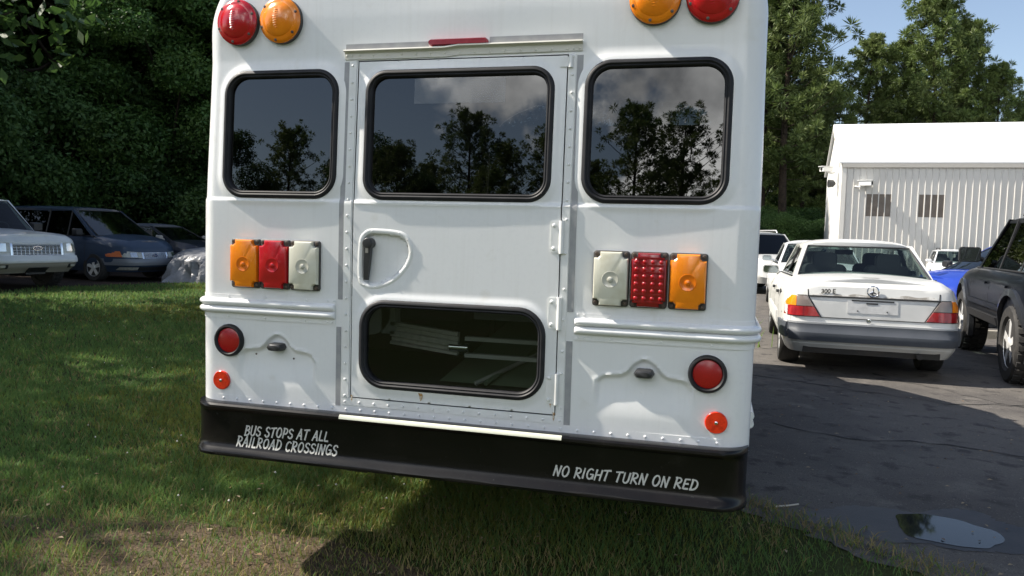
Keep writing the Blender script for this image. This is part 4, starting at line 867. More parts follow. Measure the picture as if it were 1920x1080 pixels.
# ------------------------------------------------------------------ parked cars
def paint(name, col, flake=None): return mat(name, col,   .45, spec=.2, coat=.5, var=[(2.5, tuple(k * .88 for k in col), .45, .7)])
CGLASS = glass('car_glass', (.50, .58, .56), 1.5); DGLASS = glass('privacy_glass', (.06, .065, .07), 1.55)
PLASTIC = mat('black_car_plastic', (.02, .02, .022), .5, var=[(20, (.03, .03, .03), .45, .7)]); SEATM = mat('car_seat_fabric', (.035, .036, .04), .8)
HLAMP = mat('headlamp_glass', (.48, .47, .42), .12, coat=.7, var=[(18, (.34, .33, .29), .4, .7)]); HLAMPR = mat('headlamp_reflector', (.6, .6, .6), .15, metal=.9)
def ip(P, x): return float(np.interp(x, [p[0] for p in P], [p[1] for p in P]))
class Car:
    """length along +x (front), width along y; body built of stacked plan outlines, wheel arches cut out"""
    def __init__(s, name, label, cat, loc, rz, *, lf, lr, top, wid, zb, fend, rend, pm, n=5.0, crown=.035, axles, rw, cabin, mats=None, group=None, interior=True, bowx=.09):
        s.root = thing(name, label, cat, (loc[0], loc[1], 0), rz, group); s.lf, s.lr, s.top, s.wid, s.zb, s.fend, s.rend, s.n = lf, lr, top, wid, zb, fend, rend, n; s.pm = pm; s.crown = crown
        s.zt_f, s.zt_r = ip(top, lf), ip(top, -lr)
        q1 = [((1 - v ** n) ** (1 / n), v) for v in (.06, .2, .4, .58, .72, .82, .89, .94, .97)] + [(u, (1 - u ** n) ** (1 / n)) for u in (.975, .95, .92, .88, .82, .75, .68, .6, .5, .4, .3, .2, .1)]
        q2 = [(-u, v) for u, v in reversed(q1)]; loop = q1 + q2; loop = loop + [(u, -v) for u, v in reversed(loop)]
        T = [0, .04, .10, .14, .20, .30, .38, .48, .56, .64, .72, .80, .86, .91, .95, .98, 1.0]; N = len(loop); mb = MB(); rings = []
        for t in T: rings.append([s.pt(u, v, t) for u, v in loop])
        for q in (.93, .8, .6, .35, .12): rings.append([(x * (1 - .0 * q), y * q, z + crown * (1 - q * q)) for x, y, z in rings[len(T) - 1]])
        mb.rings(rings, cap0=True, cap1=False); k0 = len(T) + 4
        mb.f.append(tuple(k0 * N + i for i in range(N))); mb.mi.append(0); mb.f.pop(); mb.mi.pop()
        for i in range(N // 2): a, b = k0 * N + i, k0 * N + i + 1; c_, d_ = k0 * N + N - 1 - i, k0 * N + (N - 2 - i); 
        for i in range(N // 2 - 1): mb.f.append((k0 * N + i, k0 * N + i + 1, k0 * N + N - 2 - i, k0 * N + N - 1 - i)); mb.mi.append(0)
        s.body = mb.build('body', [pm, PLASTIC, SEATM], s.root, 32)
        cut = MB()
        for ax in axles:
            for sg in (-1, 1): cut.lathe([(rw * 1.16, -.17), (rw * 1.16, .32)], (ax, sg * (ip(wid, .3)) if sg > 0 else -ip(wid, .3), rw * 1.02), 'y', 40) if sg > 0 else cut.lathe([(rw * 1.16, -.32), (rw * 1.16, .17)], (ax, -ip(wid, .3), rw * 1.02), 'y', 40)
        co = cut.build('cutter', PLASTIC); co.data.materials.clear()
        for q in (pm, PLASTIC): co.data.materials.append(q)
        co.data.polygons.foreach_set('material_index', [1] * len(co.data.polygons))
        md = s.body.modifiers.new('arch', 'BOOLEAN'); md.object = co; md.operation = 'DIFFERENCE'; md.solver = 'EXACT'
        dg = bpy.context.evaluated_depsgraph_get(); me = bpy.data.meshes.new_from_object(s.body.evaluated_get(dg)); s.body.modifiers.clear(); s.body.data = me; me.name = 'body'
        me.shade_smooth(); me.set_sharp_from_angle(angle=R(32)); bpy.data.objects.remove(co)
        s.wheels(axles, rw)
        if cabin: s.cab(**cabin)
    def zz(s, x, t): return s.zb + t * (ip(s.top, x) - s.zb)
    def pt(s, u, v, t):
        xf, xr = s.lf - ip(s.fend, t), -s.lr + ip(s.rend, t); x = (xf + xr) / 2 + (xf - xr) / 2 * u
        return (x, ip(s.wid, t) * v, s.zz(x, t))
    def end_x(s, sg, y, z):
        zt = s.zt_f if sg > 0 else s.zt_r; t = min(1, max(0, (z - s.zb) / (zt - s.zb))); w = ip(s.wid, t)
        xf, xr = s.lf - ip(s.fend, t), -s.lr + ip(s.rend, t); k = (1 - min(.9999, abs(y / w)) ** s.n) ** (1 / s.n); m, a = (xf + xr) / 2, (xf - xr) / 2
        return m + sg * a * k
    def side_y(s, x, z):
        t = min(1, max(0, (z - s.zb) / (ip(s.top, x) - s.zb))); w = ip(s.wid, t); xf, xr = s.lf - ip(s.fend, t), -s.lr + ip(s.rend, t); m, a = (xf + xr) / 2, (xf - xr) / 2
        return w * (1 - min(.9999, abs((x - m) / a)) ** s.n) ** (1 / s.n)
    def endpatch(s, sg, y0, y1, zlo, zhi, name, m, off=.006, n=10, nz=4, parent=None, thick=.03):
        lo = zlo if callable(zlo) else (lambda f: zlo); hi = zhi if callable(zhi) else (lambda f: zhi); mb = MB(); top = {}
        for lay, o_ in ((0, off), (1, off - thick)):
            for i in range(n + 1):
                f = i / n; y = y0 + (y1 - y0) * f
                for k in range(nz + 1):
                    z = lo(f) + (hi(f) - lo(f)) * k / nz; top[lay, i, k] = len(mb.v); mb.v.append((s.end_x(sg, y, z) + sg * o_, y, z))
        for i in range(n):
            for k in range(nz):
                mb.f.append((top[0, i, k], top[0, i + 1, k], top[0, i + 1, k + 1], top[0, i, k + 1])); mb.mi.append(0)
        per = [(i, 0) for i in range(n + 1)] + [(n, k) for k in range(1, nz + 1)] + [(i, nz) for i in range(n - 1, -1, -1)] + [(0, k) for k in range(nz - 1, 0, -1)]
        for a, b in zip(per, per[1:] + per[:1]): mb.f.append((top[(0, *a)], top[(0, *b)], top[(1, *b)], top[(1, *a)])); mb.mi.append(0)
        return mb.build(name, m, parent or s.root, 30)
    def sidepatch(s, sg, x0, x1, zlo, zhi, name, m, off=.006, n=14, nz=2, parent=None):
        lo = zlo if callable(zlo) else (lambda x: zlo); hi = zhi if callable(zhi) else (lambda x: zhi); mb = MB(); top = {}
        for i in range(n + 1):
            x = x0 + (x1 - x0) * i / n
            for k in range(nz + 1):
                z = lo(x) + (hi(x) - lo(x)) * k / nz; top[0, i, k] = len(mb.v); mb.v.append((x, sg * (s.side_y(x, z) + off), z)); top[1, i, k] = len(mb.v); mb.v.append((x, sg * (s.side_y(x, z) - .02), z))
        for i in range(n):
            for k in range(nz): mb.f.append((top[0, i, k], top[0, i + 1, k], top[0, i + 1, k + 1], top[0, i, k + 1])); mb.mi.append(0)
        per = [(i, 0) for i in range(n + 1)] + [(n, k) for k in range(1, nz + 1)] + [(i, nz) for i in range(n - 1, -1, -1)] + [(0, k) for k in range(nz - 1, 0, -1)]
        for a, b in zip(per, per[1:] + per[:1]): mb.f.append((top[(0, *a)], top[(0, *b)], top[(1, *b)], top[(1, *a)])); mb.mi.append(0)
        return mb.build(name, m, parent or s.root, 30)
    def wheels(s, axles, rw):
        for ax in axles:
            for sg in (-1, 1):
                y = sg * (ip(s.wid, .3) - .125); t = MB(); hw = .115 * rw / .33; rr = rw * .66
                t.lathe([(rr, -hw * .8), (rr + .015, -hw), (rw * .93, -hw), (rw * .99, -hw * .8), (rw, -hw * .4), (rw, hw * .4), (rw * .99, hw * .8), (rw * .93, hw), (rr + .015, hw), (rr, hw * .8)], (ax, y, rw), 'y', 36)
                if rw > .37:                     # chunky tread blocks
                    for k in range(30):
                        a = 6.2832 * k / 30
                        for q in (-.6, 0, .6): t.box((ax + rw * 1.005 * math.cos(a + .1 * (q == 0)), y + q * hw, rw + rw * 1.005 * math.sin(a + .1 * (q == 0))), (.05, hw * .5, .022), Matrix.Rotation(-a - .1 * (q == 0) + math.pi / 2, 3, 'Y'))
                w = t.build('wheel', TYRE, s.root, 40); r = MB(); oy = y + sg * hw * .62
                r.lathe([(rr, -sg * .1), (rr, sg * .02), (rr * .93, sg * .03), (rr * .9, 0), (rr * .9, -sg * .03)], (ax, oy, rw), 'y', 32, cap0=False, cap1=False); r.lathe([(rr * .9, -sg * .03), (rr * .86, -sg * .05), (.001, -sg * .06)], (ax, oy, rw), 'y', 32, 1, cap0=False, cap1=False); r.lathe([(.03, -.02), (.065, sg * .03), (.055, sg * .042), (.001, sg * .046)], (ax, oy, rw), 'y', 18, cap0=False)  # recessed dish coloured black for contrast, shade painted in behind the spokes
                for k in range(5):
                    a = R(72 * k + 18); d = Vector((math.cos(a), 0, math.sin(a))); p = Vector((-d.z, 0, d.x)); o = Vector((ax, oy, rw))
                    r.rings([[o + d * .04 + p * .035 + Vector((0, -sg * .02, 0)), o + d * .04 + p * .035 + Vector((0, sg * .030, 0)), o + d * .04 - p * .035 + Vector((0, sg * .030, 0)), o + d * .04 - p * .035 + Vector((0, -sg * .02, 0))], [o + d * rr * .9 + p * .045 + Vector((0, -sg * .02, 0)), o + d * rr * .9 + p * .045 + Vector((0, sg * .026, 0)), o + d * rr * .9 - p * .045 + Vector((0, sg * .026, 0)), o + d * rr * .9 - p * .045 + Vector((0, -sg * .02, 0))]])
                r.build('rim', [ALLOY, PLASTIC], w, 35)
    def cab(s, a, b, c, d, wb, wr, zr, mids=(), glassm=None, sideglass=None, pill=.07, bow=.10, rbow=.07, roofrack=False, roofm=None, seats=True, crown=.05, bz=None, dz=None):
        """a,b: windscreen foot / roof front, c,d: roof rear / rear window foot (x)"""
        G = glassm or CGLASS; SG = sideglass or G; za, zd = (bz or ip(s.top, a)) - .01, (dz or ip(s.top, d)) - .01; s.zr = zr
        def P(x, z, y, w, bw_=0): return (x + bw_ * (1 - (y / w) ** 2), y, z)
        def screen(x0, z0, w0, x1, z1, w1, bow_, name, m, ins):
            mb = MB(); n, q = 8, 5
            for k in range(q + 1):
                f = ins + (1 - 2 * ins) * k / q
                for i in range(n + 1):
                    w = w0 + (w1 - w0) * f; y = (-1 + 2 * i / n) * (w - .055); mb.v.append((x0 + (x1 - x0) * f + bow_ * (1 - (y / w) ** 2) * (1 - .5 * f), y, z0 + (z1 - z0) * f + .0))
            for k in range(q):
                for i in range(n): j = k * (n + 1) + i; mb.f.append((j, j + 1, j + n + 2, j + n + 1)); mb.mi.append(0)
            g = mb.build(name, m, s.root, 60)
            t = MB(); E = [mb.v[i] for i in range(n + 1)] + [mb.v[k * (n + 1) + n] for k in range(1, q + 1)] + [mb.v[q * (n + 1) + i] for i in range(n - 1, -1, -1)] + [mb.v[k * (n + 1)] for k in range(q - 1, -1, -1)]
            t.tube(E, .011, 6); t.build('window_seal', PLASTIC, g, 60); return g
        screen(a, za, wb, b, zr - .035, wr, bow, 'windscreen', G, .03); screen(d, zd, wb, c, zr - .035, wr, -rbow, 'rear_window', G, .03)
        # roof
        mb = MB(); n, q = 12, 10
        for k in range(q + 1):
            f = k / q; xx = b + (c - b) * f
            for i in range(n + 1):
                u = -1 + 2 * i / n; w = wr * (1 - .02 * (abs(2 * f - 1)) ** 2); bb = (bow * .5 * (1 - u * u)) * (1 - f) - rbow * .5 * (1 - u * u) * f
                mb.v.append((xx + bb, w * u, zr + crown * (1 - abs(u) ** 2.6) * (.55 + .45 * (1 - (2 * f - 1) ** 2)) - .028 * abs(u) ** 8 - .02 * abs(2 * f - 1) ** 6))
        for k in range(q):
            for i in range(n): j = k * (n + 1) + i; mb.f.append((j, j + 1, j + n + 2, j + n + 1)); mb.mi.append(0)
        top_n = len(mb.v); mb.v += [(x, y * .985, z - .05) for x, y, z in mb.v[:top_n]]; mb.f += [tuple(i + top_n for i in f) for f in mb.f]; mb.mi += [0] * (len(mb.f) - len(mb.mi))
        per = [i for i in range(n + 1)] + [k * (n + 1) + n for k in range(1, q + 1)] + [q * (n + 1) + i for i in range(n - 1, -1, -1)] + [k * (n + 1) for k in range(q - 1, 0, -1)]
        for i, j in zip(per, per[1:] + per[:1]): mb.f.append((i, j, j + top_n, i + top_n)); mb.mi.append(0)
        s.roof = mb.build('roof', roofm or s.pm, s.root, 40)
        # pillars and side glass
        for sg in (-1, 1):
            pts = [(a, za, b, pill)] + [(m, None, m, .05) for m in mids] + [(d, zd, c, pill * 1.5)]
            def low(x): return min(max(ip(s.top, x) - .015, min(za, zd)), max(za, zd)) if True else 0
            for k, (x0, z0, x1, w_) in enumerate(pts):
                z0 = z0 if z0 is not None else low(x0); p = MB(); y0, y1 = sg * wb, sg * (wr - .01); wv = w_
                inx = -1 if k == 0 else (1 if k == len(pts) - 1 else 0)
                e0, e1 = (wv * .9, wv * .7)
                p.rings([[(x0 + inx * e0 * 2 - (e0 if inx == 0 else 0) * .5 if inx else x0 - e0 / 2, y0, z0 - .03), (x0 if inx else x0 + e0 / 2, y0, z0 - .03), (x0 if inx else x0 + e0 / 2, y0 - sg * .05, z0 - .03), (x0 + inx * e0 * 2 if inx else x0 - e0 / 2, y0 - sg * .05, z0 - .03)],
                         [(x1 + inx * e1 * 1.6 if inx else x1 - e1 / 2, y1, zr - .02), (x1 if inx else x1 + e1 / 2, y1, zr - .02), (x1 if inx else x1 + e1 / 2, y1 - sg * .05, zr - .02), (x1 + inx * e1 * 1.6 if inx else x1 - e1 / 2, y1 - sg * .05, zr - .02)]])
                p.build('pillar', s.pm if k in (0, len(pts) - 1) else PLASTIC, s.root, 40)
            for (x0, z0, x1, w0), (x2, z2, x3, w2) in zip(pts, pts[1:]):
                z0 = z0 if z0 is not None else low(x0); z2 = z2 if z2 is not None else low(x2); gm = MB(); y0, y1 = sg * (wb - .012), sg * (wr - .022); m1, m2 = w0 * (1.2 if x0 == a else .4), w2 * (1.2 if x2 == d else .4)
                gm.add([(x0 - m1, y0, z0), (x2 + m2, y0, z2), (x3 + m2, y1, zr - .05), (x1 - m1, y1, zr - .05)], [(0, 1, 2, 3)]); gm.build('side_window', SG, s.root)
            bl = MB(); bl.tube([(a - .02, sg * (wb + .004), za), ((a + d) / 2, sg * (wb + .004), (za + zd) / 2), (d + .02, sg * (wb + .004), zd)], .012, 6); bl.build('belt_moulding', PLASTIC, s.root, 60)
            if roofrack:
                rk = MB(); rk.tube([(b - .25, sg * (wr - .12), zr + .02), (b - .32, sg * (wr - .12), zr + .085), (c + .32, sg * (wr - .12), zr + .085), (c + .25, sg * (wr - .12), zr + .02)], .018, 8); rk.build('roof_rail', PLASTIC if roofrack == 1 else mat('silver_rail', (.6, .6, .6), .35, metal=.6), s.root, 50)
        if seats:
            lm = MB(); lm.rings([[(a - .12, -wb + .06, za + .02), (a - .12, wb - .06, za + .02), (d + .12, wb - .06, zd + .02), (d + .12, -wb + .06, zd + .02)]] + [[(a - .12, -wb + .06, za + .035), (a - .12, wb - .06, za + .035), (d + .12, wb - .06, zd + .035), (d + .12, -wb + .06, zd + .035)]]); lm.build('cabin_deck', mat('cabin_dark', (.05, .05, .052), .7), s.root)
            fx = a - .62 * (a - d) * .62; rx = d + (c - d) * .75 + .22
            for xx, nm in ((fx, 'front_seat'), (rx, 'rear_seat')):
                for sg in (-1, 1):
                    z0 = min(za, zd) - .05; st_ = MB(); hh = zr - z0
                    def blk(cx, cy, cz, dx, dy, dz_): 
                        pl = rrect(cy - dy / 2, cy + dy / 2, cz - dz_ / 2, cz + dz_ / 2, min(dy, dz_) * .3, 5); st_.rings([[(cx - dx / 2, y + (cy - y) * .12, z) for y, z in pl], [(cx - dx / 4, y, z) for y, z in pl], [(cx + dx / 4, y, z) for y, z in pl], [(cx + dx / 2, y + (cy - y) * .12, z) for y, z in pl]])
                    blk(xx, sg * wb * .47, z0 + hh * .22, .16, .50, hh * .5); blk(xx - .03, sg * wb * .47, z0 + hh * .56, .11, .28, .19); st_.build(nm, SEATM, s.root, 45)
            sw = MB(); sw.tube([(a - .42 + .06 * math.sin(q), .38 + .19 * math.cos(q), za + .02 + .17 * math.sin(q)) for q in [6.2832 * k / 20 for k in range(21)]], .014, 6); sw.build('steering_wheel', PLASTIC, s.root, 60)
            rm = MB(); rm.box((b - .02, 0, zr - .12), (.03, .22, .065)); rm.build('rear_view_mirror', PLASTIC, s.root)
    def mirror(s, x, z, w, m, back=True, size=(.10, .20, .13)):
        for sg in (-1, 1):
            y = sg * (w + .13); b = MB(); dx, dy, dz_ = size; pl = rrect(y - dy / 2, y + dy / 2, z - dz_ / 2, z + dz_ / 2, .035, 5)
            b.rings([[(x - dx * .5, p, q) for p, q in pl], [(x + dx * .1, p, q) for p, q in pl], [(x + dx * .5, y + (p - y) * .75, z + (q - z) * .7) for p, q in pl]]); b.tube([(x, sg * (w - .03), z - .06), (x, sg * (w + .06), z - .03)], .03, 8)
            o = b.build('wing_mirror', m, s.root, 40); g = MB(); pl = rrect(y - dy / 2 + .012, y + dy / 2 - .012, z - dz_ / 2 + .012, z + dz_ / 2 - .012, .028, 5)
            g.add([(x - dx * .5 - .003, p, q) for p, q in pl], [tuple(range(len(pl)))]); g.build('mirror_glass', mat('mirror_glass', (.30, .34, .36), .05, metal=.95), o)
    def door_lines(s, X, z0, z1):
        for sg in (-1, 1):
            for x in X: s.sidepatch(sg, x - .004, x + .004, z0, lambda q: ip(s.top, q) - .02 if z1 is None else z1, 'door_gap', PLASTIC, .0015, 1, 8)
    def handles(s, X, z, m):
        for sg in (-1, 1):
            for x in X: s.sidepatch(sg, x - .09, x + .09, z - .014, z + .014, 'door_handle', m, .028, 4, 2)
def lin(a, b): return lambda f: a + (b - a) * f

# --- white sedan with its back to the camera
SW = paint('sedan_white_paint', (.62, .62, .60))
sedan = Car('parked_sedan', 'white sedan seen from behind, with dirty boot lid, round star emblem and a grey bumper', 'car', (2.59, 8.16), R(90 - 1.5), lf=2.32, lr=2.36, n=13,
    top=[(-2.36, .955), (-2.2, .985), (-1.95, 1.0), (-1.45, 1.02), (.95, .98), (1.6, .92), (2.1, .82), (2.32, .72)], wid=[(0, .80), (.12, .84), (.3, .862), (.55, .868), (.75, .855), (.92, .81), (1, .72)], zb=.235,
    fend=[(0, .12), (.2, .02), (.6, .03), (.85, .10), (1, .26)], rend=[(0, .12), (.14, .02), (.3, .0), (.38, .045), (.80, .075), (.95, .105), (1, .16)], pm=SW, crown=.045, axles=(1.42, -1.38), rw=.315,
    cabin=dict(a=1.02, b=.22, c=-.98, d=-1.52, wb=.74, wr=.60, zr=1.40, mids=(-.28,), crown=.05, bow=.10, rbow=.14, pill=.065))
S = sedan; RLN = mat('tail_red_lens', (.36, .012, .014), .15, coat=.6, var=[(9, (.24, .006, .010), .45, .6)]); SMK = mat('smoked_lens', (.22, .18, .16), .15, coat=.6)
DGREY = mat('grey_bumper_plastic', (.055, .062, .075), .5, spec=.3, var=[(3, (.07, .077, .09), .45, .7)]); SEAM = mat('body_seam_black', (.012, .012, .012), .6); GRIME = mat('boot_grime', (.30, .28, .25), .6, var=[(12, (.62, .61, .58), .45, .6)])
bm_ = S.endpatch(-1, -.858, .858, .375, .545, 'bumper', DGREY, .052, 30, 6, thick=.12); S.endpatch(-1, -.855, .855, .548, .566, 'bumper_chrome_strip', mat('bumper_top_grey', (.32, .33, .34), .35), .044, 30, 2, parent=bm_, thick=.08)
for sg in (-1, 1):
    S.sidepatch(sg, -2.24, -1.78, .385, .545, 'bumper_corner', DGREY, .03, 10, 3)
    S.sidepatch(sg, -1.0, 1.05, .40, .56, 'side_moulding', mat('side_cladding_white', (.60, .60, .59), .45), .012, 10, 2)
    def zl(f): return .585
    a = (lambda f: .60 if True else 0)
    # wedge lamp: wide below, cut diagonally on the inner side
    inner = lambda z: .50 + .13 * (z - .62) / .21
    def lamp(z0, z1, name, m, ya, yb, off):
        mb = MB(); n, q = 8, 4; top = {}
        for lay, o_ in ((0, off), (1, off - .03)):
            for k in range(q + 1):
                z = z0 + (z1 - z0) * k / q; i0 = inner(z) if ya is None else ya; i1 = .845 if yb is None else yb
                for i in range(n + 1): y = i0 + (i1 - i0) * i / n; top[lay, i, k] = len(mb.v); mb.v.append((S.end_x(-1, y, z) - o_, sg * y, z))
        for i in range(n):
            for k in range(q): mb.f.append((top[0, i, k], top[0, i + 1, k], top[0, i + 1, k + 1], top[0, i, k + 1])); mb.mi.append(0)
        per = [(i, 0) for i in range(n + 1)] + [(n, k) for k in range(1, q + 1)] + [(i, q) for i in range(n - 1, -1, -1)] + [(0, k) for k in range(q - 1, 0, -1)]
        for a_, b_ in zip(per, per[1:] + per[:1]): mb.f.append((top[(0, *a_)], top[(0, *b_)], top[(1, *b_)], top[(1, *a_)])); mb.mi.append(0)
        return mb
    base = lamp(.617, .842, 'tail_lamp', SEAM, None, .860, .008).build('tail_lamp', SEAM, S.root, 30)
    lamp(.625, .722, '', RLN, None, None, .018).build('red_lens', RLN, base, 30); lamp(.728, .834, '', SMK, None, .735, .016).build('smoked_lens', SMK, base, 30); lamp(.728, .834, '', AMBER, .738, None, .018).build('amber_lens', AMBER, base, 30)
    lamp(.625, .722, '', REDD, .66, .672, .0195).build('lens_rib', REDD, base, 30)
    # boot lid seam
    mb = MB(); prev = None
    for k in range(13):
        f = k / 12; z = .62 + .335 * f; y = sg * ((.49 + .13 * (z - .62) / .21) if z < .83 else (.62 + .06 * (z - .83)))
        mb.v += [(S.end_x(-1, y, z) - .005, y - .006, z), (S.end_x(-1, y, z) - .005, y + .006, z)]
        if k: mb.f.append((2 * k - 2, 2 * k - 1, 2 * k + 1, 2 * k)); mb.mi.append(0)
    if True: mb.build('boot_seam', SEAM, S.root)
S.endpatch(-1, -.63, .63, .826, .842, 'boot_lid_edge', SEAM, .012, 24, 1); S.endpatch(-1, -.50, .50, .612, .619, 'boot_seam', SEAM, .005, 20, 1)
S.endpatch(-1, -.60, .58, .843, lambda f: .858 + .012 * abs(math.sin(9 * f)) + .008 * math.sin(31 * f), 'boot_grime', GRIME, .006, 40, 1)
S.endpatch(-1, -.24, .24, .675, .805, 'plate_recess', mat('plate_recess_white', (.60, .60, .59), .45, var=[(8, (.5, .5, .49), .5, .7)]), .006, 14, 3)
S.endpatch(-1, -.05, .06, .772, .786, 'plate_slot', SEAM, .010, 3, 1); S.endpatch(-1, -.20, .20, .799, .812, 'plate_lamp_strip', SEAM, .011, 12, 1)
for y in (-.14, .14):
    b = MB(); b.lathe([(.008, 0), (.006, -.006), (.001, -.007)], (S.end_x(-1, y, .70) - .006, y, .70), 'x', 8, cap0=False); b.build('plate_screw', SEAM, S.root)
b = MB(); xk = S.end_x(-1, .02, .60); b.lathe([(.022, 0), (.022, -.008), (.016, -.009), (.014, -.004), (.001, -.004)], (xk - .008, .03, .60), 'x', 18, cap0=False); b.build('boot_lock', CHROME, S.root, 40)
xe = S.end_x(-1, 0, .905) - .024; b = MB(); K = 28; rings = []
for k in range(K + 1):
    a = 6.28318 * k / K; rings.append([(xe + q, r * math.cos(a), .905 + r * math.sin(a)) for r, q in ((.060, .004), (.060, -.006), (.052, -.010), (.047, -.004))])
b.rings(rings, closed=False, cap0=False, cap1=False)
for k in range(3):
    a = R(90 + 120 * k); d = (math.cos(a), math.sin(a)); p = (-d[1], d[0]); b.add([(xe - .004, p[0] * .010, .905 + p[1] * .010), (xe - .012, 0, .905), (xe - .004, -p[0] * .010, .875 - p[1] * .010), (xe - .005, d[0] * .052, .905 + d[1] * .052), (xe - .001, 0, .905)], [(0, 1, 3), (1, 2, 3), (0, 3, 4), (2, 4, 3)])
b.build('star_emblem', CHROME, S.root, 30)
badge = text_mesh('300 E', .062, mat('tarnished_badge', (.05, .048, .045), .5), 'boot_badge', S.root, Matrix.Translation((S.end_x(-1, .43, .885) - .016, .43, .888)) @ Matrix.Rotation(R(-90), 4, 'Z') @ Matrix.Rotation(R(90), 4, 'X') @ Matrix.Rotation(R(3), 4, 'Z'), .1, .0018)
S.mirror(.78, 1.00, .76, SW, size=(.10, .22, .12)); S.door_lines((1.05, -.30, -1.28), .30, None); S.handles((.0, -1.05), .80, PLASTIC)
b = MB(); b.box((-2.1, 0, .30), (.4, 1.3, .12)); b.tube([(-2.38, -.45, .27), (-1.9, -.45, .27)], .03, 8); b.build('underbody', UNDER, S.root, 40)

# --- second white sedan beyond it, facing away
SW2 = paint('car_white_paint', (.70, .71, .72))
s2 = Car('parked_sedan', 'second white sedan, mostly hidden ahead of the white sedan with the star emblem', 'car', (2.92, 14.6), R(90 - 2), lf=2.3, lr=2.3, n=6, top=[(-2.3, .88), (-1.5, 1.0), (1.0, .98), (2.3, .72)], wid=[(0, .80), (.3, .87), (.7, .86), (1, .72)], zb=.24, fend=[(0, .1), (.3, 0), (1, .25)], rend=[(0, .1), (.3, 0), (1, .18)], pm=SW2, axles=(1.4, -1.4), rw=.32, cabin=dict(a=1.05, b=.2, c=-.9, d=-1.5, wb=.75, wr=.60, zr=1.40, mids=(-.25,)))
s2.mirror(.8, 1.04, .77, SW2)
for sg in (-1, 1): s2.endpatch(-1, sg * .45, sg * .84, .62, .80, 'tail_lamp', RLN, .008)
s2.endpatch(-1, -.85, .85, .35, .52, 'bumper', SW2, .04, 20); s2.door_lines((1.05, -.28), .3, None)
# --- silver SUV in the distance, facing the camera
SIL = paint('silver_paint', (.50, .50, .49))
s3 = Car('parked_suv', 'pale silver suv with roof rails, just right of the bus in the distance', 'suv', (2.05, 20.6), R(-68), lf=2.25, lr=2.25, n=6, top=[(-2.25, 1.05), (.9, 1.05), (1.5, 1.0), (2.1, .88), (2.25, .80)], wid=[(0, .84), (.3, .90), (.7, .88), (1, .76)], zb=.30, fend=[(0, .1), (.3, 0), (.8, .06), (1, .2)], rend=[(0, .1), (.3, 0), (1, .06)], pm=SIL, axles=(1.38, -1.38), rw=.36, cabin=dict(a=1.15, b=.45, c=-1.9, d=-2.18, wb=.78, wr=.64, zr=1.64, mids=(-.1, -1.1), glassm=DGLASS, roofrack=2))
for sg in (-1, 1): s3.endpatch(1, sg * .5, sg * .86, .70, .86, 'headlamp', HLAMP, .008)
s3.endpatch(1, -.45, .45, .66, .80, 'grille', PLASTIC, .006); s3.endpatch(1, -.6, .6, .36, .50, 'lower_grille', PLASTIC, .006); s3.mirror(.95, 1.12, .8, SIL)
# --- white wagon in front of the warehouse wall
s4 = Car('parked_wagon', 'white wagon with black roof rails against the warehouse wall', 'car', (9.85, 30.6), R(-100), lf=2.2, lr=2.2, n=6, top=[(-2.2, 1.0), (.9, 1.0), (2.2, .78)], wid=[(0, .82), (.3, .88), (.7, .86), (1, .74)], zb=.28, fend=[(0, .1), (.3, 0), (1, .2)], rend=[(0, .1), (.3, 0), (1, .06)], pm=SW2, axles=(1.35, -1.35), rw=.34, cabin=dict(a=1.1, b=.4, c=-1.8, d=-2.1, wb=.76, wr=.62, zr=1.55, mids=(-.1, -1.0), roofrack=1))
for sg in (-1, 1): s4.endpatch(1, sg * .48, sg * .84, .66, .82, 'headlamp', HLAMP, .008)
s4.root.scale = (1, 1, .82); s4.endpatch(1, -.42, .42, .62, .76, 'grille', PLASTIC, .006); s4.mirror(.9, 1.06, .78, SW2)
# --- blue hatchback turned towards the camera
BLU = paint('vivid_blue_paint', (.012, .04, .30))
s5 = Car('parked_hatchback', 'vivid blue car between the white sedan and the black suv', 'car', (6.55, 13.6), R(180 + 22), lf=2.15, lr=2.1, n=5, top=[(-2.1, 1.0), (.8, 1.0), (1.5, .92), (2.15, .72)], wid=[(0, .82), (.3, .88), (.7, .86), (1, .72)], zb=.24, fend=[(0, .1), (.3, 0), (.8, .08), (1, .3)], rend=[(0, .1), (.3, 0), (1, .06)], pm=BLU, axles=(1.35, -1.3), rw=.33, cabin=dict(a=1.2, b=.3, c=-1.5, d=-2.0, wb=.76, wr=.60, zr=1.44, mids=(-.25, -1.1), glassm=DGLASS))
for sg in (-1, 1): s5.endpatch(1, sg * .5, sg * .86, .60, .76, 'headlamp', HLAMPR, .010)
s5.endpatch(1, -.40, .40, .52, .64, 'grille', PLASTIC, .006); s5.mirror(.95, 1.06, .78, PLASTIC)
# --- black SUV on the right edge
BLK = mat('black_suv_paint', (.005, .006, .009), .3, spec=.12, coat=.12, var=[(2.5, (.010, .011, .014), .45, .7)])
s6 = Car('parked_suv', 'black off-road suv with chunky tyres at the right edge of the lot', 'suv', (4.98, 7.55), R(90 - 6.5), lf=2.35, lr=2.35, n=6, top=[(-2.35, 1.16), (.7, 1.16), (1.15, 1.14), (1.7, 1.10), (2.2, 1.0), (2.35, .9)], wid=[(0, .86), (.25, .91), (.55, .915), (.8, .90), (.94, .85), (1, .78)], zb=.52, fend=[(0, .12), (.3, 0), (.8, .05), (1, .15)], rend=[(0, .1), (.3, 0), (1, .06)], pm=BLK, axles=(1.40, -1.38), rw=.405, cabin=dict(a=.98, b=.28, c=-1.95, d=-2.25, wb=.82, wr=.66, zr=1.76, mids=(-.22, -1.2), sideglass=DGLASS, glassm=DGLASS, roofrack=1, pill=.06))
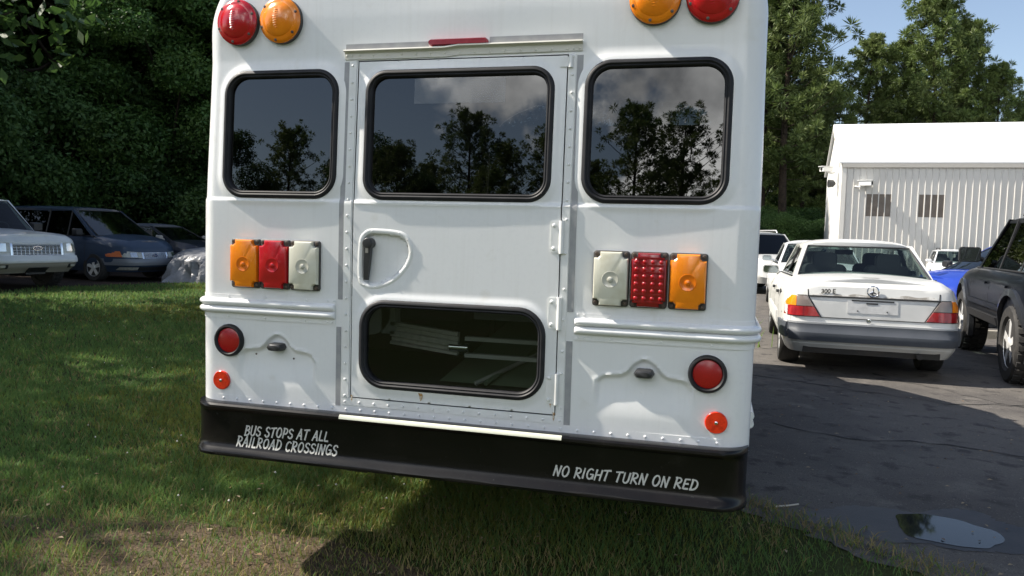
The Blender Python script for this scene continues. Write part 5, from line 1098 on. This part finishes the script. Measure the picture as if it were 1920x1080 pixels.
for sg in (-1, 1):
    for ax in (1.40, -1.38):
        fl_ = MB(); rings = []
        for k in range(17):
            a = R(-18 + 216 * k / 16); cx, cz = ax + .49 * math.cos(a), .415 + .49 * math.sin(a); c2, z2 = ax + .56 * math.cos(a), .415 + .56 * math.sin(a)
            y0 = s6.side_y(min(2.2, max(-2.2, cx)), max(.55, cz)); y1 = s6.side_y(min(2.2, max(-2.2, c2)), max(.55, z2))
            rings.append([(cx, sg * (y0 - .05), cz), (cx, sg * (y0 + .045), cz), (c2, sg * (y1 + .035), z2), (c2, sg * (y1 - .02), z2)])
        fl_.rings(rings); fl_.build('fender_flare', mat('flare_charcoal_paint', (.022, .024, .028), .3, coat=.4), s6.root, 35)
    s6.sidepatch(sg, -.8, .85, .53, .62, 'side_step', PLASTIC, .05, 10, 2); s6.sidepatch(sg, -.85, .9, .70, .76, 'side_moulding', BLK, .02, 10, 2)
s6.mirror(.62, 1.30, .86, PLASTIC, size=(.12, .24, .19)); s6.door_lines((.86, -.24, -1.25), .56, None); s6.handles((-.02, -1.05), .98, BLK)
b = MB(); b.box((0, 0, .46), (3.9, 1.1, .1)); b.tube([(1.4, -.75, .42), (1.4, .75, .42)], .05, 8); b.tube([(-1.38, -.75, .42), (-1.38, .75, .42)], .05, 8); b.build('underbody', UNDER, s6.root, 40)
# kerb stone behind it
kb = MB(); kb.rings([[(x, -.09, 0), (x, .09, 0), (x, .075, .12), (x, -.075, .12)] for x in (-.9, .9)]); kb_o = kb.build('wheel_stop', mat('pale_concrete', (.36, .33, .27), .8, var=[(6, (.28, .25, .2), .45, .7)], bump=(60, .4, .01)), None); kb_o.location = (5.45, 10.6, 0.006); kb_o.rotation_euler = (0, 0, R(6)); tag(kb_o, 'pale concrete wheel stop seen under the black suv', 'wheel stop')  # pale warm concrete colour with darker blotches

# --- left row -------------------------------------------------------------------------------------------------
def grille(cc, y0, y1, zlo, zhi, nb, m_frame, name='grille'):
    g = cc.endpatch(1, y0, y1, zlo, zhi, name, PLASTIC, .004, 14, 4); lo = zlo if callable(zlo) else (lambda f: zlo); hi = zhi if callable(zhi) else (lambda f: zhi); b = MB()
    for k in range(nb + 1):
        t = k / nb; path = []
        for i in range(11): f = i / 10; y = y0 + (y1 - y0) * f; z = lo(f) + (hi(f) - lo(f)) * t; path.append((cc.end_x(1, y, z) + .008, y, z))
        b.tube(path, .008 if k in (0, nb) else .0045, 6)
    for k in range(13):
        f = k / 12; y = y0 + (y1 - y0) * f; b.tube([(cc.end_x(1, y, lo(f) + (hi(f) - lo(f)) * q) + .008, y, lo(f) + (hi(f) - lo(f)) * q) for q in (0, .5, 1)], .010 if k in (0, 12) else .004, 6)
    b.build('grille_bars', m_frame, g, 60); return g
def oval(cc, z, ry_, rz_, parent, txt):
    x = cc.end_x(1, 0, z) + .016; b = MB(); b.rings([[(x - .01, ry_ * math.cos(a), z + rz_ * math.sin(a)) for a in [6.2832 * k / 28 for k in range(28)]], [(x + .006, ry_ * math.cos(a), z + rz_ * math.sin(a)) for a in [6.2832 * k / 28 for k in range(28)]]]); o = b.build('oval_emblem', CHROME, parent, 40)
    b = MB(); b.rings([[(x + .006, .9 * ry_ * math.cos(a), z + .82 * rz_ * math.sin(a)) for a in [6.2832 * k / 28 for k in range(28)]], [(x + .009, .88 * ry_ * math.cos(a), z + .8 * rz_ * math.sin(a)) for a in [6.2832 * k / 28 for k in range(28)]]], cap0=False); b.build('emblem_field', mat('emblem_blue', (.01, .025, .12), .25, coat=.5), o, 40)
    text_mesh(txt, rz_ * 1.35, mat('emblem_silver', (.7, .7, .72), .3, metal=.5), 'emblem_script', o, Matrix.Translation((x + .010, 0, z)) @ Matrix.Rotation(R(90), 4, 'Z') @ Matrix.Rotation(R(90), 4, 'X'), .3)
# white SUV
EXW = paint('suv_white_paint', (.66, .67, .68)); TAN = mat('beige_lower_cladding', (.30, .28, .24), .5)
v1 = Car('parked_suv', 'white suv with a wide chrome grille and beige lower bumper, at the left edge', 'suv', (-14.55, 10.1), R(-9), lf=2.55, lr=2.6, n=10, top=[(-2.6, 1.18), (.8, 1.18), (1.25, 1.17), (2.0, 1.13), (2.4, 1.08), (2.55, 1.03)], wid=[(0, .90), (.25, .97), (.6, .985), (.8, .97), (.94, .93), (1, .86)], zb=.38, fend=[(0, .18), (.15, .04), (.35, .0), (.5, .05), (.9, .08), (1, .16)], rend=[(0, .1), (.3, 0), (1, .06)], pm=EXW, axles=(1.55, -1.5), rw=.39, crown=.05, cabin=dict(a=1.18, b=.55, c=-2.2, d=-2.5, wb=.88, wr=.72, zr=1.84, mids=(-.05, -1.2), sideglass=DGLASS, roofrack=1))
gg = grille(v1, -.50, .50, lambda f: .715 - .0 * f, .985, 9, CHROME); oval(v1, .85, .095, .042, gg, 'Ford')
for sg in (-1, 1):
    b = v1.endpatch(1, sg * .55, sg * .93, .76, .975, 'headlamp', HLAMP, .010); v1.endpatch(1, sg * .62, sg * .78, .79, .945, 'reflector_bowl', HLAMPR, .013, parent=b); v1.endpatch(1, sg * .88, sg * .945, .79, .955, 'marker_lens', mat('marker_amber', (.45, .2, .05), .2, coat=.5), .012, parent=b)
    v1.endpatch(1, sg * .50, sg * .54, .715, .985, 'grille_surround', CHROME, .012, 3)
    f_ = v1.endpatch(1, sg * .62, sg * .88, .45, .535, 'fog_lamp', PLASTIC, .03); v1.endpatch(1, sg * .67, sg * .80, .465, .525, 'lens', HLAMP, .034, parent=f_)
v1.endpatch(1, -.93, .93, .565, .70, 'bumper', EXW, .05, 24, 5, thick=.1); v1.endpatch(1, -.92, .92, .36, .555, 'lower_bumper', TAN, .026, 24, 4, thick=.06); grille(v1, -.40, .40, .455, .545, 4, mat('beige_bars', (.38, .36, .31), .4), 'lower_grille')
v1.endpatch(1, -.20, .20, .33, .47, 'plate_blank', PLASTIC, .06, 4); v1.mirror(.95, 1.26, .92, PLASTIC, size=(.12, .25, .2)); v1.door_lines((1.0, -.08, -1.2), .42, None)
for sg in (-1, 1): v1.sidepatch(sg, -1.0, 1.0, .42, .62, 'lower_cladding', TAN, .012, 10, 2)
# blue-grey minivan
VAN = paint('blue_grey_paint', (.035, .055, .095)); VANG = mat('grey_bumper_paint', (.17, .18, .20), .4, coat=.3)
v2 = Car('parked_minivan', 'dark blue grey minivan with chrome wheel and oval grille badge', 'minivan', (-14.7, 13.55), R(-7), lf=2.5, lr=2.55, n=5, top=[(-2.55, 1.08), (.9, 1.08), (1.45, 1.09), (1.9, 1.03), (2.3, .95), (2.5, .86)], wid=[(0, .88), (.25, .955), (.6, .965), (.8, .95), (.94, .90), (1, .82)], zb=.24, fend=[(0, .12), (.2, .02), (.38, .0), (.64, .05), (.86, .10), (1, .22)], rend=[(0, .1), (.3, 0), (1, .04)], pm=VAN, axles=(1.50, -1.5), rw=.335, crown=.05, cabin=dict(a=1.52, b=.55, c=-2.25, d=-2.48, wb=.86, wr=.70, zr=1.74, mids=(.55, -.2, -1.4), sideglass=DGLASS, glassm=glass('van_glass', (.30, .36, .40), 1.95)))
gg = grille(v2, -.34, .34, lambda f: .565 + .0 * f, lambda f: .70, 7, CHROME); oval(v2, .635, .08, .036, gg, 'Ford')
for sg in (-1, 1):
    b = v2.endpatch(1, sg * .40, sg * .90, lambda f: .575 + .03 * f, lambda f: .71 + .04 * f, 'headlamp', HLAMP, .024); v2.endpatch(1, sg * .80, sg * .91, .60, .735, 'marker_lens', mat('marker_orange', (.62, .16, .05), .2, coat=.5), .05, parent=b); v2.endpatch(1, sg * .52, sg * .66,   .60, .71, 'reflector_bowl', HLAMPR, .027, parent=b)
    v2.endpatch(1, sg * .345, sg * .385, .56, .71, 'grille_surround', CHROME, .012, 3); v2.endpatch(1, sg * .50, sg * .80, .29, .36, 'fog_lamp', HLAMP, .03)
v2.endpatch(1, -.93, .93, .40, .555, 'bumper', VANG, .035, 24, 5, thick=.08); v2.endpatch(1, -.46, .46, .27, .36, 'lower_grille', PLASTIC, .02, 12); v2.mirror(1.12, 1.16, .9, PLASTIC, size=(.12, .22, .17)); v2.door_lines((1.25, .15, -1.1), .30, None); v2.handles((.0, -.95), .88, CHROME)
# dark sedan behind the tarp
NAV = paint('dark_navy_paint', (.018, .022, .034))
v3 = Car('parked_sedan', 'dark navy sedan beside the minivan, half hidden by the grey cover', 'car', (-14.9, 16.6), R(-4), lf=2.35, lr=2.35, n=5, top=[(-2.35, .88), (-1.6, .98), (1.0, .96), (1.7, .88), (2.35, .68)], wid=[(0, .80), (.3, .89), (.7, .88), (1, .74)], zb=.22, fend=[(0, .1), (.3, 0), (1, .25)], rend=[(0, .1), (.3, 0), (1, .2)], pm=NAV, axles=(1.4, -1.4), rw=.32, cabin=dict(a=1.15, b=.3, c=-.95, d=-1.65, wb=.77, wr=.62, zr=1.37, mids=(-.2,), glassm=glass('van_glass', (.30, .36, .40), 1.95), roofm=mat('dull_roof_paint', (.09, .10, .12), .5)))
for sg in (-1, 1): v3.endpatch(1, sg * .45, sg * .84, .55, .70, 'headlamp', HLAMP, .008)
v3.endpatch(1, -.40, .40, .50, .62, 'grille', PLASTIC, .006); v3.mirror(.9, 1.03, .79, mat('mirror_pale', (.35, .33, .3), .4))
# grey cover over something low
tp = MB(); rings = []; r_ = random.Random(5); NA = 120
ph = [r_.uniform(0, 6.28) for _ in range(8)]
for lev in range(19):
    t = lev / 18; ring = []
    for k in range(NA):
        a = 6.28318 * k / NA; e = 2 / 3.2; ux = math.copysign(abs(math.cos(a)) ** e, math.cos(a)); uy = math.copysign(abs(math.sin(a)) ** e, math.sin(a))
        fold = (.10 * abs(math.sin(3.5 * a + ph[0] + 2.5 * t)) + .08 * abs(math.sin(6.5 * a + ph[1] - 3 * t)) + .06 * abs(math.sin(11.5 * a + ph[2] + 5 * t)) + .03 * math.sin(37 * a + ph[5] + 6 * t) - .10)
        prof_r = 1.0 + .16 * (1 - t) ** 2 if t < .62 else (1.0 - ((t - .62) / .38) ** 2.2) ** .6 * .98 + .005
        z = .80 * (t / .62 * .74 if t < .62 else .74 + .26 * math.sin((t - .62) / .38 * math.pi / 2)); z *= 1 + .10 * math.cos(a - 2.0)
        amp = max(0, 1 - t * .8) + .15; drop = .05 * math.sin(11 * a + ph[3]) * (1 - t)
        ring.append((1.45 * ux * prof_r * (1 + fold * amp), .92 * uy * prof_r * (1 + fold * amp), max(.012, z + drop * .6 + .025 * math.sin(9 * ux + 7 * uy + ph[4]) * t)))
    rings.append(ring)
tp.rings(rings, cap0=False)
tarp = tp.build('cover_tarp', mat('silver_grey_tarp', (.24, .245, .26), .38, spec=.5, var=[(1.6, (.17, .175, .19), .42, .65), (7, (.30, .305, .32), .55, .75)], bump=(16, .5, .04)), None, 50)
tarp.location = (-10.7, 14.5, 0); tarp.rotation_euler = (0, 0, R(25)); tag(tarp, 'crumpled silver grey cover draped over a low vehicle beside the bus', 'tarp')
